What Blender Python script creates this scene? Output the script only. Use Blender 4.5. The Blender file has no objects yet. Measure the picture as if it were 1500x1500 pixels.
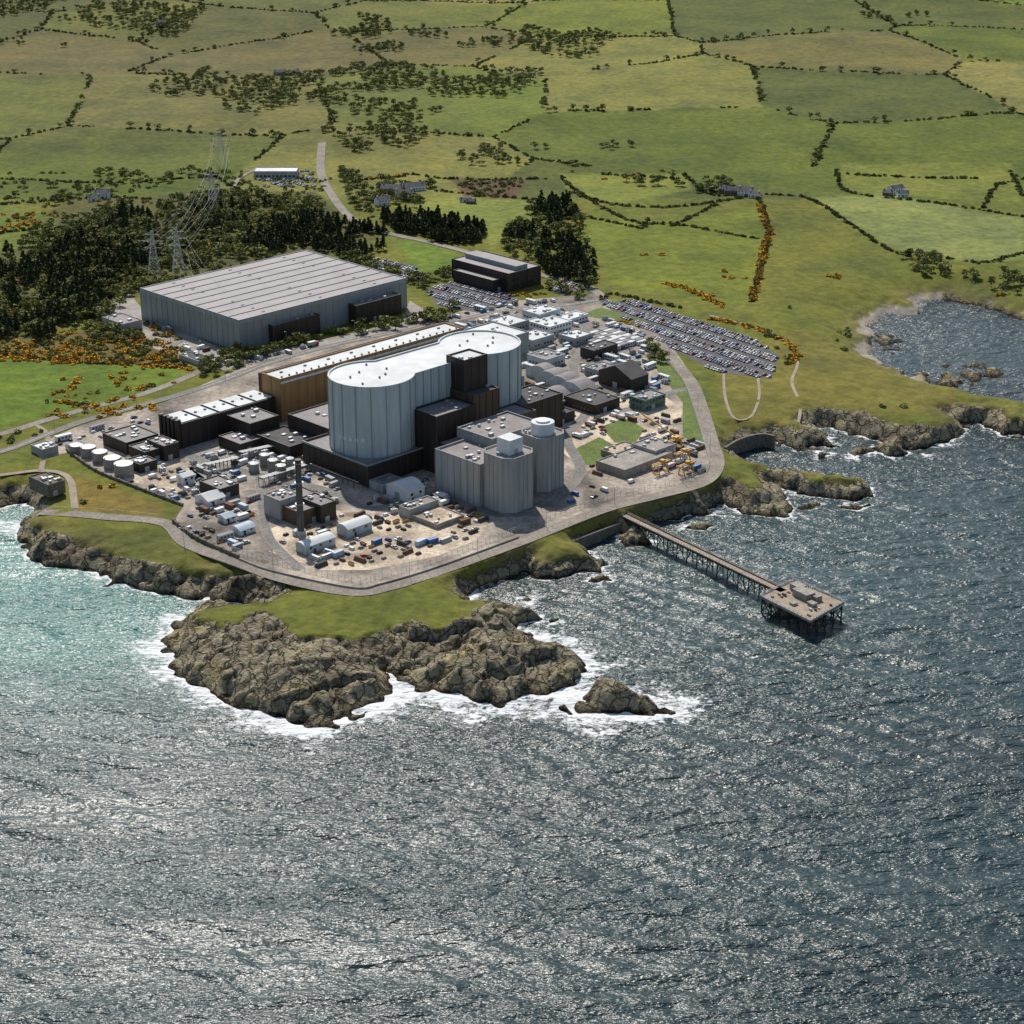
import bpy, math, random
import numpy as np
rnd=random.Random(7); RS=np.random.RandomState(11)
# ------------------------------------------------------------------ camera model (70 mm lens, 420 m up)
CH=420.0; TH=math.radians(22); FP=1500*70/36.0
ST,CT=math.sin(TH),math.cos(TH)
def U(x,y,z=12.0):
    "ground survey: plan position of a point at height z"
    x=np.asarray(x,float); y=np.asarray(y,float)
    yc=(y-750)/FP; t=(CH-z)/(ST+yc*CT)
    return np.stack([t*(x-750)/FP, t*(CT-yc*ST)],-1)
A=np.array([.70711,.70711]); B=np.array([.70711,-.70711]); C=-B
# ------------------------------------------------------------------ noise
def _h(ix,iy,s):
    h=(ix*374761393+iy*668265263+s*144269504)&0xffffffff
    h=((h^(h>>13))*1274126177)&0xffffffff
    h=h^(h>>16)
    return (h&0xffff)/65535.0
def vn(x,y,s=0):
    x=np.asarray(x,float);y=np.asarray(y,float)
    fx=np.floor(x);fy=np.floor(y);ix=fx.astype(np.int64);iy=fy.astype(np.int64)
    u=x-fx;v=y-fy;u=u*u*(3-2*u);v=v*v*(3-2*v)
    a=_h(ix,iy,s);b=_h(ix+1,iy,s);c=_h(ix,iy+1,s);d=_h(ix+1,iy+1,s)
    return (a*(1-u)+b*u)*(1-v)+(c*(1-u)+d*u)*v
def fbm(x,y,s=0,o=4):
    r=0;a=.5;t=0
    for i in range(o):
        r=r+a*vn(x*2**i+i*17.3,y*2**i-i*9.1,s+i);t+=a;a*=.5
    return r/t
def ridge(x,y,s=0,o=4):
    r=0;a=.5;t=0
    for i in range(o):
        r=r+a*(1-np.abs(2*vn(x*2**i+i*7.7,y*2**i+i*3.1,s+i)-1));t+=a;a*=.5
    return r/t
def sm(x): x=np.clip(x,0,1); return x*x*(3-2*x)
def sdf(poly,x,y):
    P=np.asarray(poly,float); n=len(P)
    best=np.full(np.shape(x),1e18); ins=np.zeros(np.shape(x),bool)
    for i in range(n):
        ax,ay=P[i];bx,by=P[(i+1)%n];ex,ey=bx-ax,by-ay
        px=x-ax;py=y-ay
        t=np.clip((px*ex+py*ey)/(ex*ex+ey*ey+1e-9),0,1)
        dx=px-t*ex;dy=py-t*ey
        best=np.minimum(best,dx*dx+dy*dy)
        if ey!=0:
            c=((ay>y)!=(by>y))&(x<ex*(y-ay)/ey+ax); ins^=c
    d=np.sqrt(best); return np.where(ins,d,-d)
def cells(x,y,size=175.,s=90):
    gx=np.floor(x/size).astype(np.int64); gy=np.floor(y/size).astype(np.int64)
    b1=np.full(x.shape,1e18);b2=b1.copy();idv=np.zeros(x.shape)
    for i in(-1,0,1):
        for j in(-1,0,1):
            cx=gx+i;cy=gy+j
            px=(cx+.15+.7*_h(cx,cy,s))*size;py=(cy+.15+.7*_h(cx,cy,s+1))*size
            d=np.hypot(x-px,y-py);h=_h(cx,cy,s+2)
            n=d<b1; b2=np.where(n,b1,np.minimum(b2,d)); idv=np.where(n,h,idv); b1=np.where(n,d,b1)
    return idv,b2-b1
def PX(l,z=12.0): a=np.array(l,float); return U(a[:,0],a[:,1],z)
# ------------------------------------------------------------------ coast
coast=[(-300,800),(-100,778),(0,750),(42,738),(48,757),(33,775),(25,792),(50,817),(100,832),(150,847),(200,862),(250,870),(300,874),(350,882),(385,892),(330,893),(275,905),(238,925),(228,942),(245,967),(270,987),(300,1007),(340,1027),(380,1044),(430,1056),(475,1056),(520,1046),(560,1031),(576,1010),(568,985),(600,1003),(650,1018),(700,1026),(760,1023),(800,1013),(830,1001),(862,982),(850,964),(815,950),(770,938),(735,922),(790,911),(785,900),(720,893),(690,880),(692,856),(720,846),(765,838),(820,846),(880,838),(872,815),(848,800),(850,787),(892,781),(925,797),(950,795),(935,775),(915,758),(945,750),(990,757),(1045,754),(1050,735),(1090,750),(1160,755),(1145,728),(1130,712),(1180,726),(1230,730),(1283,726),(1265,710),(1180,702),(1130,693),(1090,685),(1062,668),(1085,656),(1130,646),(1160,656),(1225,653),(1215,641),(1190,630),(1240,633),(1290,650),(1330,655),(1390,649),(1422,636),(1400,621),(1440,625),(1500,630),(1580,640),(1640,620),(1580,602),(1500,598),(1440,587),(1400,577),(1340,556),(1300,541),(1272,520),(1283,500),(1272,477),(1298,460),(1352,463),(1342,441),(1380,439),(1440,450),(1500,470),(1700,500)]
main=np.vstack([[[-9000,900]],PX(coast,0),[[9000,1400],[9000,20000],[-9000,20000]]])
isl=[[(846,1022),(870,1013),(905,1018),(950,1024),(964,1040),(945,1050),(890,1052),(858,1040)],
[(812,1036),(830,1032),(838,1040),(820,1043)],[(1336,552),(1355,545),(1368,556),(1345,562)],[(1370,556),(1388,547),(1404,556),(1398,567),(1376,565)],
[(1411,552),(1432,544),(1442,555),(1425,563)],[(1438,540),(1458,539),(1474,549),(1452,556)],[(1412,534),(1430,528),(1448,536),(1428,543)],[(1383,536),(1397,532),(1393,541)],[(1300,512),(1316,508),(1312,519)],
[(1246,664),(1270,660),(1280,667),(1258,671)],
[(1278,655),(1310,650),(1333,665),(1310,673),(1285,664)],[(762,873),(785,876),(780,882)],[(802,908),(818,912),(808,918)],
[(1280,490),(1300,490),(1322,499),(1292,503)],[(1420,612),(1500,600),(1560,640),(1470,640)],[(970,1035),(985,1040),(975,1046)],
[(1195,658),(1215,662),(1200,668)],[(1005,768),(1040,765),(1030,774)],[(1230,740),(1262,736),(1250,744)],[(1170,742),(1190,738),(1195,748)],[(1350,668),(1366,665),(1362,672)],[(870,852),(892,848),(884,858)]]
isl=[PX(p,0) for p in isl]
sitep=[(45,655),(120,622),(235,592),(300,562),(390,522),(470,497),(600,472),(740,442),(870,430),(895,440),(950,478),(990,515),(1020,560),(1037,610),(1052,655),(1056,690),(1030,712),(960,731),(880,752),(760,800),(640,845),(560,868),(515,874),(400,842),(350,822),(290,793),(252,768),(268,742),(200,716),(140,691),(100,663),(60,672)]
site=PX(sitep,12)
rockp=PX([(215,890),(340,905),(410,915),(480,935),(540,925),(640,935),(700,905),(740,925),(880,970),(880,1070),(200,1070)],9)
rock2=PX([(10,770),(60,785),(120,806),(210,836),(300,852),(430,866),(430,880),(390,900),(300,890),(0,850)],5)
def land(x,y):
    wx=x+12*(fbm(x/22,y/22,3)-.5)+8*(fbm(x/7,y/7,5,2)-.5); wy=y+19*(fbm(x/22,y/22,8)-.5)+11*(fbm(x/7,y/7,9,2)-.5)
    d=sdf(main,wx,wy)
    for p in isl: d=np.maximum(d,sdf(p,wx,wy))
    return d
def terrain(x,y):
    d=land(x,y); ds=sdf(site,x,y)
    far=sm((y-1500)/700)
    base=12+far*(0.012*np.clip(y-1500,0,1e9)+24*(fbm(x/420,y/420,21)-.5))
    und=np.hypot(x+60,y-1250)
    base=base+sm((und-330)/120)*4*(fbm(x/70,y/70,31)-.5)
    sx_=x+26*(fbm(x/24,y/24,37)-.5); sy_=y+60*(fbm(x/24,y/24,38)-.5)
    rr=np.maximum(sm((sdf(rockp,sx_,sy_)+3)/6),sm((sdf(rock2,x,y)+4)/8))
    fy=sm((y-1180)/120)*sm((x-150)/60)
    rw=(8+18*(fbm(x/40,y/40,41)-.3))*(1-.35*fy)
    rock=np.maximum(rr,sm((rw-d)/5)); rock=np.where(d<0,1,rock)
    w=9+8*rr*sm((930-y)/40)+14*fy
    z=base*(1-np.exp(-np.clip(d,0,None)/w))
    u=(x*.8+y*.6); v=(-x*.6+y*.8)
    rn=np.zeros_like(z); k=(rock>0)&(d>0)
    if k.any():
        uu,vv=u[k],v[k]; wu=uu+7*fbm(uu/9,vv/9,70,3); wv=vv+7*fbm(uu/9,vv/9,74,3)
        i1,e1=cells(wu*.5,wv,19.,400); i2,e2=cells(wu*.6,wv,7.5,410)
        a=8*(ridge(uu/44,vv/20,51,3)-.5)+5.5*(i1-.5)-3.2*np.exp(-e1/1.0)+2.3*(i2-.5)-1.2*np.exp(-e2/.7)+1.2*(fbm(uu/2.6,vv/2.6,61,2)-.5)
        rn[k]=a
    z=z+rn*rock*sm(d/9)*(1-.55*fy)*(.5+.5*rr)
    z=np.where(d<0,np.maximum(d*.35,-9),np.maximum(z,.2))
    k=sm((ds+7)/7); z=z*(1-k)+11.9*k; rock=rock*(1-k)
    return z,d,rock,ds
def drape(l):
    a=np.array(l,float); z=np.full(len(a),12.0)
    for _ in range(4):
        p=U(a[:,0],a[:,1],z); z=np.maximum(terrain(p[:,0],p[:,1])[0],0)
    return p
def hz(p): p=np.atleast_2d(p); return terrain(p[:,0],p[:,1])[0]
# ------------------------------------------------------------------ materials
def ND(nt,t,**k):
    n=nt.nodes.new(t)
    for a,b in k.items():
        if a in n.inputs: n.inputs[a].default_value=b
        else: setattr(n,a,b)
    return n
def ramp(nt,src,st):
    r=nt.nodes.new('ShaderNodeValToRGB'); e=r.color_ramp.elements
    while len(e)<len(st): e.new(.5)
    for i,(p,c) in enumerate(st):
        e[i].position=p
        if not hasattr(c,'__len__'): c=(c,c,c)
        e[i].color=(*c[:3],1)
    nt.links.new(src,r.inputs[0]); return r.outputs[0]
def mul(nt,a,b,mode='MULTIPLY',f=1.0):
    m=nt.nodes.new('ShaderNodeMix'); m.data_type='RGBA'; m.blend_type=mode
    if hasattr(f,'links'): nt.links.new(f,m.inputs[0])
    else: m.inputs[0].default_value=f
    for s,i in((a,6),(b,7)):
        if hasattr(s,'links'): nt.links.new(s,m.inputs[i])
        else: m.inputs[i].default_value=(*s[:3],1)
    return m.outputs[2]
def mth(nt,op,a,b=0,clamp=False):
    m=nt.nodes.new('ShaderNodeMath'); m.operation=op; m.use_clamp=clamp
    for s,i in((a,0),(b,1)):
        if hasattr(s,'links'): nt.links.new(s,m.inputs[i])
        else: m.inputs[i].default_value=s
    return m.outputs[0]
def newmat(name):
    m=bpy.data.materials.new(name); m.use_nodes=True; nt=m.node_tree
    return m,nt,nt.nodes['Principled BSDF']
def noise(nt,scale,detail=4,vs=None,rough=.55):
    g=nt.nodes.new('ShaderNodeNewGeometry'); src=g.outputs['Position']
    if vs:
        mp=nt.nodes.new('ShaderNodeMapping'); mp.inputs['Scale'].default_value=vs; nt.links.new(src,mp.inputs[0]); src=mp.outputs[0]
    n=nt.nodes.new('ShaderNodeTexNoise'); n.inputs['Scale'].default_value=scale; n.inputs['Detail'].default_value=detail; n.inputs['Roughness'].default_value=rough
    nt.links.new(src,n.inputs['Vector']); return n.outputs[0]
def M(name,col,rough=.85,var=.2,scale=.2,col2=None,streak=False,metal=0,fine=None,fa=.22):
    m,nt,b=newmat(name)
    n=noise(nt,scale,4,(1,1,.12) if streak else None)
    lo=[c*(1-var) for c in col]; hi=[c*(1+var) for c in (col2 or col)]
    c=ramp(nt,n,[(.32,lo),(.68,hi)])
    if fine:
        f=noise(nt,fine,2); c=mul(nt,c,ramp(nt,f,[(.35,1-fa),(.65,1+fa)]))
    nt.links.new(c,b.inputs['Base Color']); b.inputs['Roughness'].default_value=rough; b.inputs['Metallic'].default_value=metal
    return m
m_conc=M('concrete',(.30,.275,.235),.9,.22,.12,fine=.9)
m_conc2=M('weathered_concrete_wall',(.38,.375,.35),.9,.18,.25,streak=True)
m_site=M('site_hardstanding',(.15,.13,.11),.95,.45,.03,col2=(.34,.285,.225),fine=.35)
m_sand=M('sandy_aggregate',(.32,.25,.17),.95,.3,.05,col2=(.56,.46,.34),fine=.5)
m_asph=M('asphalt',(.085,.08,.077),.9,.25,.15,fine=.8)
m_road=M('coast_road_surface',(.25,.215,.175),.95,.2,.06,fine=.7)
m_inner=M('worn_site_road',(.2,.185,.165),.95,.2,.08,fine=.5)
m_track=M('gravel_track',(.32,.26,.19),.95,.2,.2)
m_clad=M('pale_blue_grey_cladding',(.44,.495,.50),.5,.14,.3,streak=True)
m_clad2=M('blue_grey_cladding',(.25,.275,.275),.5,.12,.2,streak=True)
m_rib=M('cladding_seam',(.27,.31,.315),.6,.1)
m_ribl=M('pale_seam',(.62,.65,.65),.6,.1)
m_dark=M('dark_brown_cladding',(.03,.022,.018),.6,.3,.3,streak=True)
m_brown=M('brown_cladding',(.085,.048,.03),.6,.2,.3,streak=True)
m_tan=M('golden_tan_cladding',(.33,.18,.07),.6,.15,.3,streak=True)
m_wroof=M('white_roof_membrane',(.60,.615,.60),.7,.12,.04,fine=.12,fa=.08)
m_groof=M('grey_roof',(.24,.215,.205),.8,.15,.08,fine=.3,fa=.12)
m_mroof=M('mauve_grey_metal_roof',(.215,.188,.188),.6,.12,.03,fine=.08,fa=.1)
m_mroof2=M('roof_ridge_metal',(.16,.14,.14),.6,.08,.03)
m_droof=M('dark_felt_roof',(.085,.078,.075),.9,.25,.15)
m_white=M('white_paint',(.72,.73,.72),.5,.08)
m_blue=M('blue_paint',(.05,.15,.35),.5,.1)
m_lblue=M('pale_blue_sheeting',(.38,.48,.55),.6,.15)
m_yel=M('yellow_paint',(.6,.33,.05),.5,.1)
m_red=M('red_paint',(.35,.05,.03),.5,.1)
m_grn=M('green_paint',(.07,.15,.12),.5,.1)
m_glass=M('dark_glass',(.02,.025,.03),.12,.1)
m_steel=M('galvanised_steel',(.42,.43,.43),.45,.1,metal=.3)
m_pyl=M('pylon_steel',(.45,.46,.45),.6,.1)
m_rust=M('rusty_steel',(.16,.09,.055),.9,.3)
m_rub=M('black_rubber',(.015,.015,.015),.9,.1)
m_timber=M('weathered_deck_timber',(.33,.265,.195),.9,.2,.25,fine=1.5)
m_stone=M('stone_wall',(.16,.14,.11),.95,.35,.5,fine=1.5)
m_lawn=M('mown_lawn',(.11,.15,.025),.95,.2,.1,fine=.5)
m_slate=M('slate_roof',(.1,.1,.11),.8,.2)
# ------------------------------------------------------------------ mesh builder
class MB:
    def __init__(s): s.v=[];s.f=[];s.m=[];s.mats=[]
    def mi(s,m):
        if m not in s.mats: s.mats.append(m)
        return s.mats.index(m)
    def add(s,vs,fs,m):
        o=len(s.v); s.v+= [tuple(map(float,p)) for p in vs]; k=s.mi(m)
        for f in fs: s.f.append(tuple(i+o for i in f)); s.m.append(k)
    def quadprism(s,poly,z0,z1,wall,top=None):
        n=len(poly); vs=[(p[0],p[1],z0) for p in poly]+[(p[0],p[1],z1) for p in poly]
        s.add(vs,[(i,(i+1)%n,n+(i+1)%n,n+i) for i in range(n)],wall)
        s.add(vs[n:],[tuple(range(n))],top or wall)
    def box(s,c,l,w,z0,z1,m,ang=math.pi/4,top=None):
        ca,sa=math.cos(ang),math.sin(ang)
        poly=[(c[0]+x*ca-y*sa,c[1]+x*sa+y*ca) for x,y in((-l/2,-w/2),(l/2,-w/2),(l/2,w/2),(-l/2,w/2))]
        s.quadprism(poly,z0,z1,m,top)
    def cyl(s,c,r,z0,z1,m,n=16,top=None,r2=None):
        r2=r if r2 is None else r2
        a=[2*math.pi*i/n for i in range(n)]
        vs=[(c[0]+r*math.cos(t),c[1]+r*math.sin(t),z0) for t in a]+[(c[0]+r2*math.cos(t),c[1]+r2*math.sin(t),z1) for t in a]
        s.add(vs,[(i,(i+1)%n,n+(i+1)%n,n+i) for i in range(n)],m); s.add(vs[n:],[tuple(range(n))],top or m)
    def beam(s,p,q,w,m):
        p=np.array(p,float);q=np.array(q,float);d=q-p;L=np.linalg.norm(d)
        if L<1e-6: return
        d/=L; u=np.cross(d,[0,0,1]) 
        if np.linalg.norm(u)<.05: u=np.cross(d,[1,0,0])
        u/=np.linalg.norm(u); v=np.cross(d,u); h=w/2
        o=[u*h+v*h,-u*h+v*h,-u*h-v*h,u*h-v*h]
        s.add([p+x for x in o]+[q+x for x in o],[(0,1,5,4),(1,2,6,5),(2,3,7,6),(3,0,4,7),(3,2,1,0),(4,5,6,7)],m)
    def building(s,poly,z0,z1,wall,roof,par=.9,pw=.5,ribs=0,ribm=None,win=None,winm=None,ribw=.35,ribd=.25):
        P=np.array(poly,float);n=len(P)
        E=np.roll(P,-1,0)-P; L=np.linalg.norm(E,axis=1); D=E/L[:,None]; N=np.stack([D[:,1],-D[:,0]],1)
        nb=N+np.roll(N,1,0); nb/=np.linalg.norm(nb,axis=1)[:,None]
        cs=np.clip((nb*N).sum(1),.3,1); I=P-nb*(pw/cs)[:,None]
        zt=z1+par
        vs=[(*p,z0) for p in P]+[(*p,zt) for p in P]+[(*p,zt) for p in I]+[(*p,z1) for p in I]
        R=range(n); nx=lambda i:(i+1)%n
        s.add(vs,[(i,nx(i),n+nx(i),n+i) for i in R]+[(n+i,n+nx(i),2*n+nx(i),2*n+i) for i in R]+[(2*n+i,2*n+nx(i),3*n+nx(i),3*n+i) for i in R],wall)
        s.add(vs[3*n:],[tuple(R)],roof)
        for i in R:
            if N[i][1]>.3: continue
            if ribs and L[i]>ribs*.8:
                k=max(1,int(L[i]/ribs))
                for j in range(k+1):
                    c=P[i]+D[i]*(L[i]*j/k)+N[i]*ribd/2
                    s.box(c,ribw,ribd,z0,zt+.05,ribm or wall,math.atan2(D[i][1],D[i][0]))
            if win and L[i]>win[2]*2:
                rows,h,w,gap=win; k=int((L[i]-gap)/(w+gap))
                for zz in rows:
                    if z0+zz+h>z1: continue
                    for j in range(k):
                        c=P[i]+D[i]*(gap+(w+gap)*j+w/2+(L[i]-gap-k*(w+gap))/2)+N[i]*.04
                        s.box(c,w,.1,z0+zz,z0+zz+h,winm or m_glass,math.atan2(D[i][1],D[i][0]))
    def mesh(s,name):
        me=bpy.data.meshes.new(name); me.from_pydata(s.v,[],s.f)
        for m in s.mats: me.materials.append(m)
        me.polygons.foreach_set('material_index',s.m); me.update(); return me
    def obj(s,name,parent=None):
        o=bpy.data.objects.new(name,s.mesh(name)); bpy.context.scene.collection.objects.link(o)
        if parent: o.parent=parent
        return o
def npmesh(name,V,F,mats,mi=None,smooth=False,attrs=None):
    me=bpy.data.meshes.new(name); k=F.shape[1]
    me.vertices.add(len(V)); me.vertices.foreach_set('co',np.ascontiguousarray(V,np.float32).ravel())
    me.loops.add(F.size); me.loops.foreach_set('vertex_index',np.ascontiguousarray(F,np.int32).ravel())
    me.polygons.add(len(F)); me.polygons.foreach_set('loop_start',np.arange(0,F.size,k,dtype=np.int32))
    for m in mats: me.materials.append(m)
    if mi is not None: me.polygons.foreach_set('material_index',np.ascontiguousarray(mi,np.int32))
    me.polygons.foreach_set('use_smooth',np.full(len(F),smooth))
    me.update(calc_edges=True)
    for nm,(ty,ar) in (attrs or {}).items():
        a=me.attributes.new(nm,ty,'POINT'); a.data.foreach_set('color' if ty=='FLOAT_COLOR' else 'value',np.ascontiguousarray(ar,np.float32).ravel())
    o=bpy.data.objects.new(name,me); bpy.context.scene.collection.objects.link(o); return o
def place(me,name,p,z,ang,sc=1):
    o=bpy.data.objects.new(name,me); o.location=(float(p[0]),float(p[1]),float(z)); o.rotation_euler=(0,0,ang); o.scale=(sc,)*3 if not hasattr(sc,'__len__') else sc
    bpy.context.scene.collection.objects.link(o); return o
def proj_x_len(P,d,z,px):
    k=(px-750)/FP; D0=P[1]*CT+(CH-z)*ST; return (k*D0-P[0])/(d[0]-k*d[1]*CT)
feet=[]
def rectfit(x,y,xl,xr,z):
    P=U(x,y,z); la=proj_x_len(P,A,z,xr); lc=proj_x_len(P,C,z,xl)
    r=[P,P+A*la,P+A*la+C*lc,P+C*lc]; feet.append((P,la,lc)); return r,P,la,lc
def vents(mb,P,la,lc,z,n,m=None,seed=1):
    r=random.Random(seed)
    for _ in range(n):
        c=P+A*r.uniform(.08,.92)*la+C*r.uniform(.12,.88)*lc; w=r.uniform(.8,2.2)
        mb.box(c,w*1.4,w,z,z+r.uniform(.6,1.6),m or m_steel)
def bld(name,x,y,xl,xr,h,wall,roof,zb=12.0,par=.6,ribs=0,ribm=None,win=None,nv=4,**k):
    r,P,la,lc=rectfit(x,y,xl,xr,zb+h); mb=MB()
    mb.building(r,zb,zb+h,wall,roof,par,ribs=ribs,ribm=ribm,win=win,**k)
    vents(mb,P,la,lc,zb+h,nv,seed=int(x*7+y))
    if h>3 and la>6: mb.box(P+A*la*.4+B*.06,3,.14,zb,zb+min(3.2,h*.7),m_steel)
    return mb.obj(name),P,la,lc
def barrel(name,x,y,xl,xr,h,wall,roof,zb=12.0,gable=False,ax='a'):
    r,P,la,lc=rectfit(x,y,xl,xr,zb+h); mb=MB()
    mb.quadprism(r,zb,zb+h,wall)
    n=2 if gable else 10; rise=(la if ax=='c' else lc)*(.22 if gable else .2)
    u,v,lu,lv=(A,C,la,lc) if ax=='a' else (C,A,lc,la)
    sec=[]
    for i in range(n+1):
        t=i/n; zz=(1-abs(2*t-1))*rise if gable else math.sin(math.pi*t)*rise
        sec.append((t*(lv+.8)-.4,zb+h+.02+zz))
    vs=[];
    for e in(-.4,lu+.4):
        vs+=[(*(P+u*e+v*s),z) for s,z in sec]
    m=n+1
    mb.add(vs,[(i,i+1,m+i+1,m+i) for i in range(n)],roof)
    mb.add(vs,[tuple(range(m)),tuple(range(m,2*m))],wall)
    dp=P-A*.06+C*lc*.5
    mb.box(dp,.12,min(4,lc*.4),zb,zb+min(4,h*.85),m_steel)
    mb.box(P+B*.06+A*la*.3,1.2,.12,zb,zb+2.2,m_dark)
    k=max(2,int(la/6))
    for j in range(k): mb.box(P+B*.05+A*la*(j+.5)/k,1.6,.1,zb+h*.55,zb+h*.8,m_glass)
    return mb.obj(name)
# ================================================================== TERRAIN
def axis(segs):
    out=[segs[0][0]]
    for a,b,n in segs: out+=list(np.linspace(a,b,n+1)[1:])
    return np.array(out)
def ygrid(y0,segs):
    out=[y0];
    for y1,q in segs:
        while out[-1]<y1: out.append(out[-1]*(1+q))
    return np.array(out)
def gridmesh(Y,S,off=0):
    YY,SS=np.meshgrid(Y,S,indexing='ij'); XX=SS*(YY+off)
    nr,nc=YY.shape; i=np.arange(nr*nc).reshape(nr,nc)
    F=np.stack([i[:-1,:-1],i[:-1,1:],i[1:,1:],i[1:,:-1]],-1).reshape(-1,4)
    return XX.ravel(),YY.ravel(),F
Y=ygrid(520,[(750,.006),(1000,.0012),(1250,.0018),(1500,.0026),(2400,.0045),(12000,.014)])
S=axis([(-1.6,-.32,50),(-.32,.32,640),(.32,1.6,50)])
X_,Y_,F_=gridmesh(Y,S)
Z_,D_,R_,DS_=terrain(X_,Y_)
cid,ced=cells(X_,Y_*.8,235.)
pal=np.array([(.155,.18,.026),(.19,.19,.045),(.11,.138,.022),(.215,.2,.055),(.135,.18,.026),(.15,.14,.042),(.095,.112,.026)])
T=pal[(cid*6.99).astype(int)]
wl=sm((-X_/np.maximum(Y_,1)+.04)/.12)[:,None]*sm((Y_-1800)/300)[:,None]; T=T*(1-.45*wl)+np.array((.12,.105,.045))*.45*wl
near=np.array((.145,.155,.026)); T=np.where((Y_<1750)[:,None],near,T)
flds=[([(845,320),(1000,330),(1110,300),(1122,350),(1110,445),(1060,445),(900,420),(870,370)],(.15,.175,.024)),
([(1122,300),(1180,290),(1310,380),(1245,460),(1110,445)],(.14,.148,.025)),
([(1190,290),(1300,285),(1500,320),(1500,380),(1420,385),(1310,365)],(.195,.225,.065)),
([(820,255),(1000,255),(1015,278),(900,300),(830,280)],(.185,.205,.038)),
([(1230,240),(1480,240),(1500,300),(1240,280)],(.165,.185,.034)),
([(600,300),(700,280),(790,300),(780,335),(720,360),(700,330)],(.18,.21,.042)),
([(580,350),(660,360),(690,395),(610,400)],(.14,.2,.028)),
([(0,525),(60,520),(280,535),(240,570),(0,628),(-200,640),(-200,540)],(.125,.18,.022)),
([(660,262),(775,262),(750,292),(680,288)],(.12,.075,.04)),
([(90,690),(240,740),(235,762),(110,745)],(.2,.15,.035)),
([(250,470),(180,490),(130,520),(250,530),(300,500)],(.15,.125,.045)),
([(0,500),(250,470),(280,540),(0,525)],(.14,.115,.035)),
([(1050,540),(1160,480),(1400,560),(1400,620),(1160,640),(1060,650)],(.17,.155,.032)),
([(100,290),(460,280),(560,350),(400,390),(180,440),(0,520),(-200,540),(-200,380),(0,360)],(.10,.10,.03)),
([(0,300),(90,320),(60,360),(0,370),(-100,380),(-100,300)],(.125,.16,.028)),
([(400,890),(560,880),(700,860),(700,920),(540,935),(380,915)],(.135,.145,.026)),
([(50,760),(250,790),(420,850),(420,870),(210,830),(60,790)],(.14,.14,.03))]
for p,c in flds:
    q=drape(p); s=sdf(q,X_,Y_); k=sm((s+3)/6)[:,None]; T=T*(1-k)+np.array(c)*k
k=sm((26-D_)/22)[:,None]*sm(.3+2*(fbm(X_/30,Y_/30,333)-.3))[:,None]; T=T*(1-k*.6)+np.array((.18,.145,.068))*k*.6
dm=sdf(main,X_,Y_)
bch=(sm((9-D_)/3)*sm((Y_-1235)/30)*sm((X_-190)/30)*sm((D_+6)/3))*sm((dm+5)/4)
bch*=sm((fbm(X_/35,Y_/35,71)-.3)*6); T=T*(1-bch[:,None])+np.array((.34,.30,.235))*bch[:,None]; R_=R_*(1-bch*.75)
T=np.concatenate([T,np.ones((len(T),1))],1)
m_ter,nt,b=newmat('ground_grass_and_rock')
at=ND(nt,'ShaderNodeAttribute'); at.attribute_name='tint'
ar=ND(nt,'ShaderNodeAttribute'); ar.attribute_name='rock'
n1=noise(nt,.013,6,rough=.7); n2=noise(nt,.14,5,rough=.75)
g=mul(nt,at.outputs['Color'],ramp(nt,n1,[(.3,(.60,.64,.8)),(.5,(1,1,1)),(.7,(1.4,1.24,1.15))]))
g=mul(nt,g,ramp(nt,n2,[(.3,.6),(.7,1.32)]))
r1=noise(nt,.045,6,rough=.75); r2=noise(nt,.5,4,(1,1,2.5),rough=.7)
rc=ramp(nt,r1,[(.3,(.12,.10,.07)),(.42,(.26,.215,.14)),(.52,(.37,.325,.225)),(.6,(.37,.30,.14)),(.72,(.50,.475,.41))])
rc=mul(nt,rc,ramp(nt,r2,[(.33,.55),(.62,1.22)]))
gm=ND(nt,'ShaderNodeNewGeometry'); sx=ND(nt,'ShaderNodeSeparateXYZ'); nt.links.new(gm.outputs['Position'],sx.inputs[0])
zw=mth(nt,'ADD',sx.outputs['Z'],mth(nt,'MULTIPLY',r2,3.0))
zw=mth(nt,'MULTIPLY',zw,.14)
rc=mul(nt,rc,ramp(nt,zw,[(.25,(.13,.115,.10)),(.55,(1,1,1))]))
rf=mth(nt,'ADD',ar.outputs['Fac'],mth(nt,'MULTIPLY',mth(nt,'SUBTRACT',n2,.5),1.9))
rf=ramp(nt,rf,[(.44,0.),(.56,1.)])
vo=ND(nt,'ShaderNodeTexVoronoi'); vo.feature='DISTANCE_TO_EDGE'; vo.inputs['Scale'].default_value=.15
mp=ND(nt,'ShaderNodeMapping'); mp.inputs['Scale'].default_value=(1,.45,1); mp.inputs['Rotation'].default_value=(0,0,.6)
wn=ND(nt,'ShaderNodeTexNoise'); wn.inputs['Scale'].default_value=.16; wn.inputs['Detail'].default_value=4; nt.links.new(gm.outputs['Position'],wn.inputs['Vector'])
vm=ND(nt,'ShaderNodeVectorMath'); vm.operation='MULTIPLY_ADD'; vm.inputs[1].default_value=(11,11,11)
nt.links.new(wn.outputs['Color'],vm.inputs[0]); nt.links.new(gm.outputs['Position'],vm.inputs[2]); nt.links.new(vm.outputs[0],mp.inputs[0]); nt.links.new(mp.outputs[0],vo.inputs['Vector'])
ck=ramp(nt,vo.outputs['Distance'],[(0,0.),(.09,1.)])
rc=mul(nt,rc,ramp(nt,ck,[(0,.35),(1,1.)]))
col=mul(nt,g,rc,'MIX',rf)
nt.links.new(col,b.inputs['Base Color']); b.inputs['Roughness'].default_value=.95; b.inputs['Specular IOR Level'].default_value=.15
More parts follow.
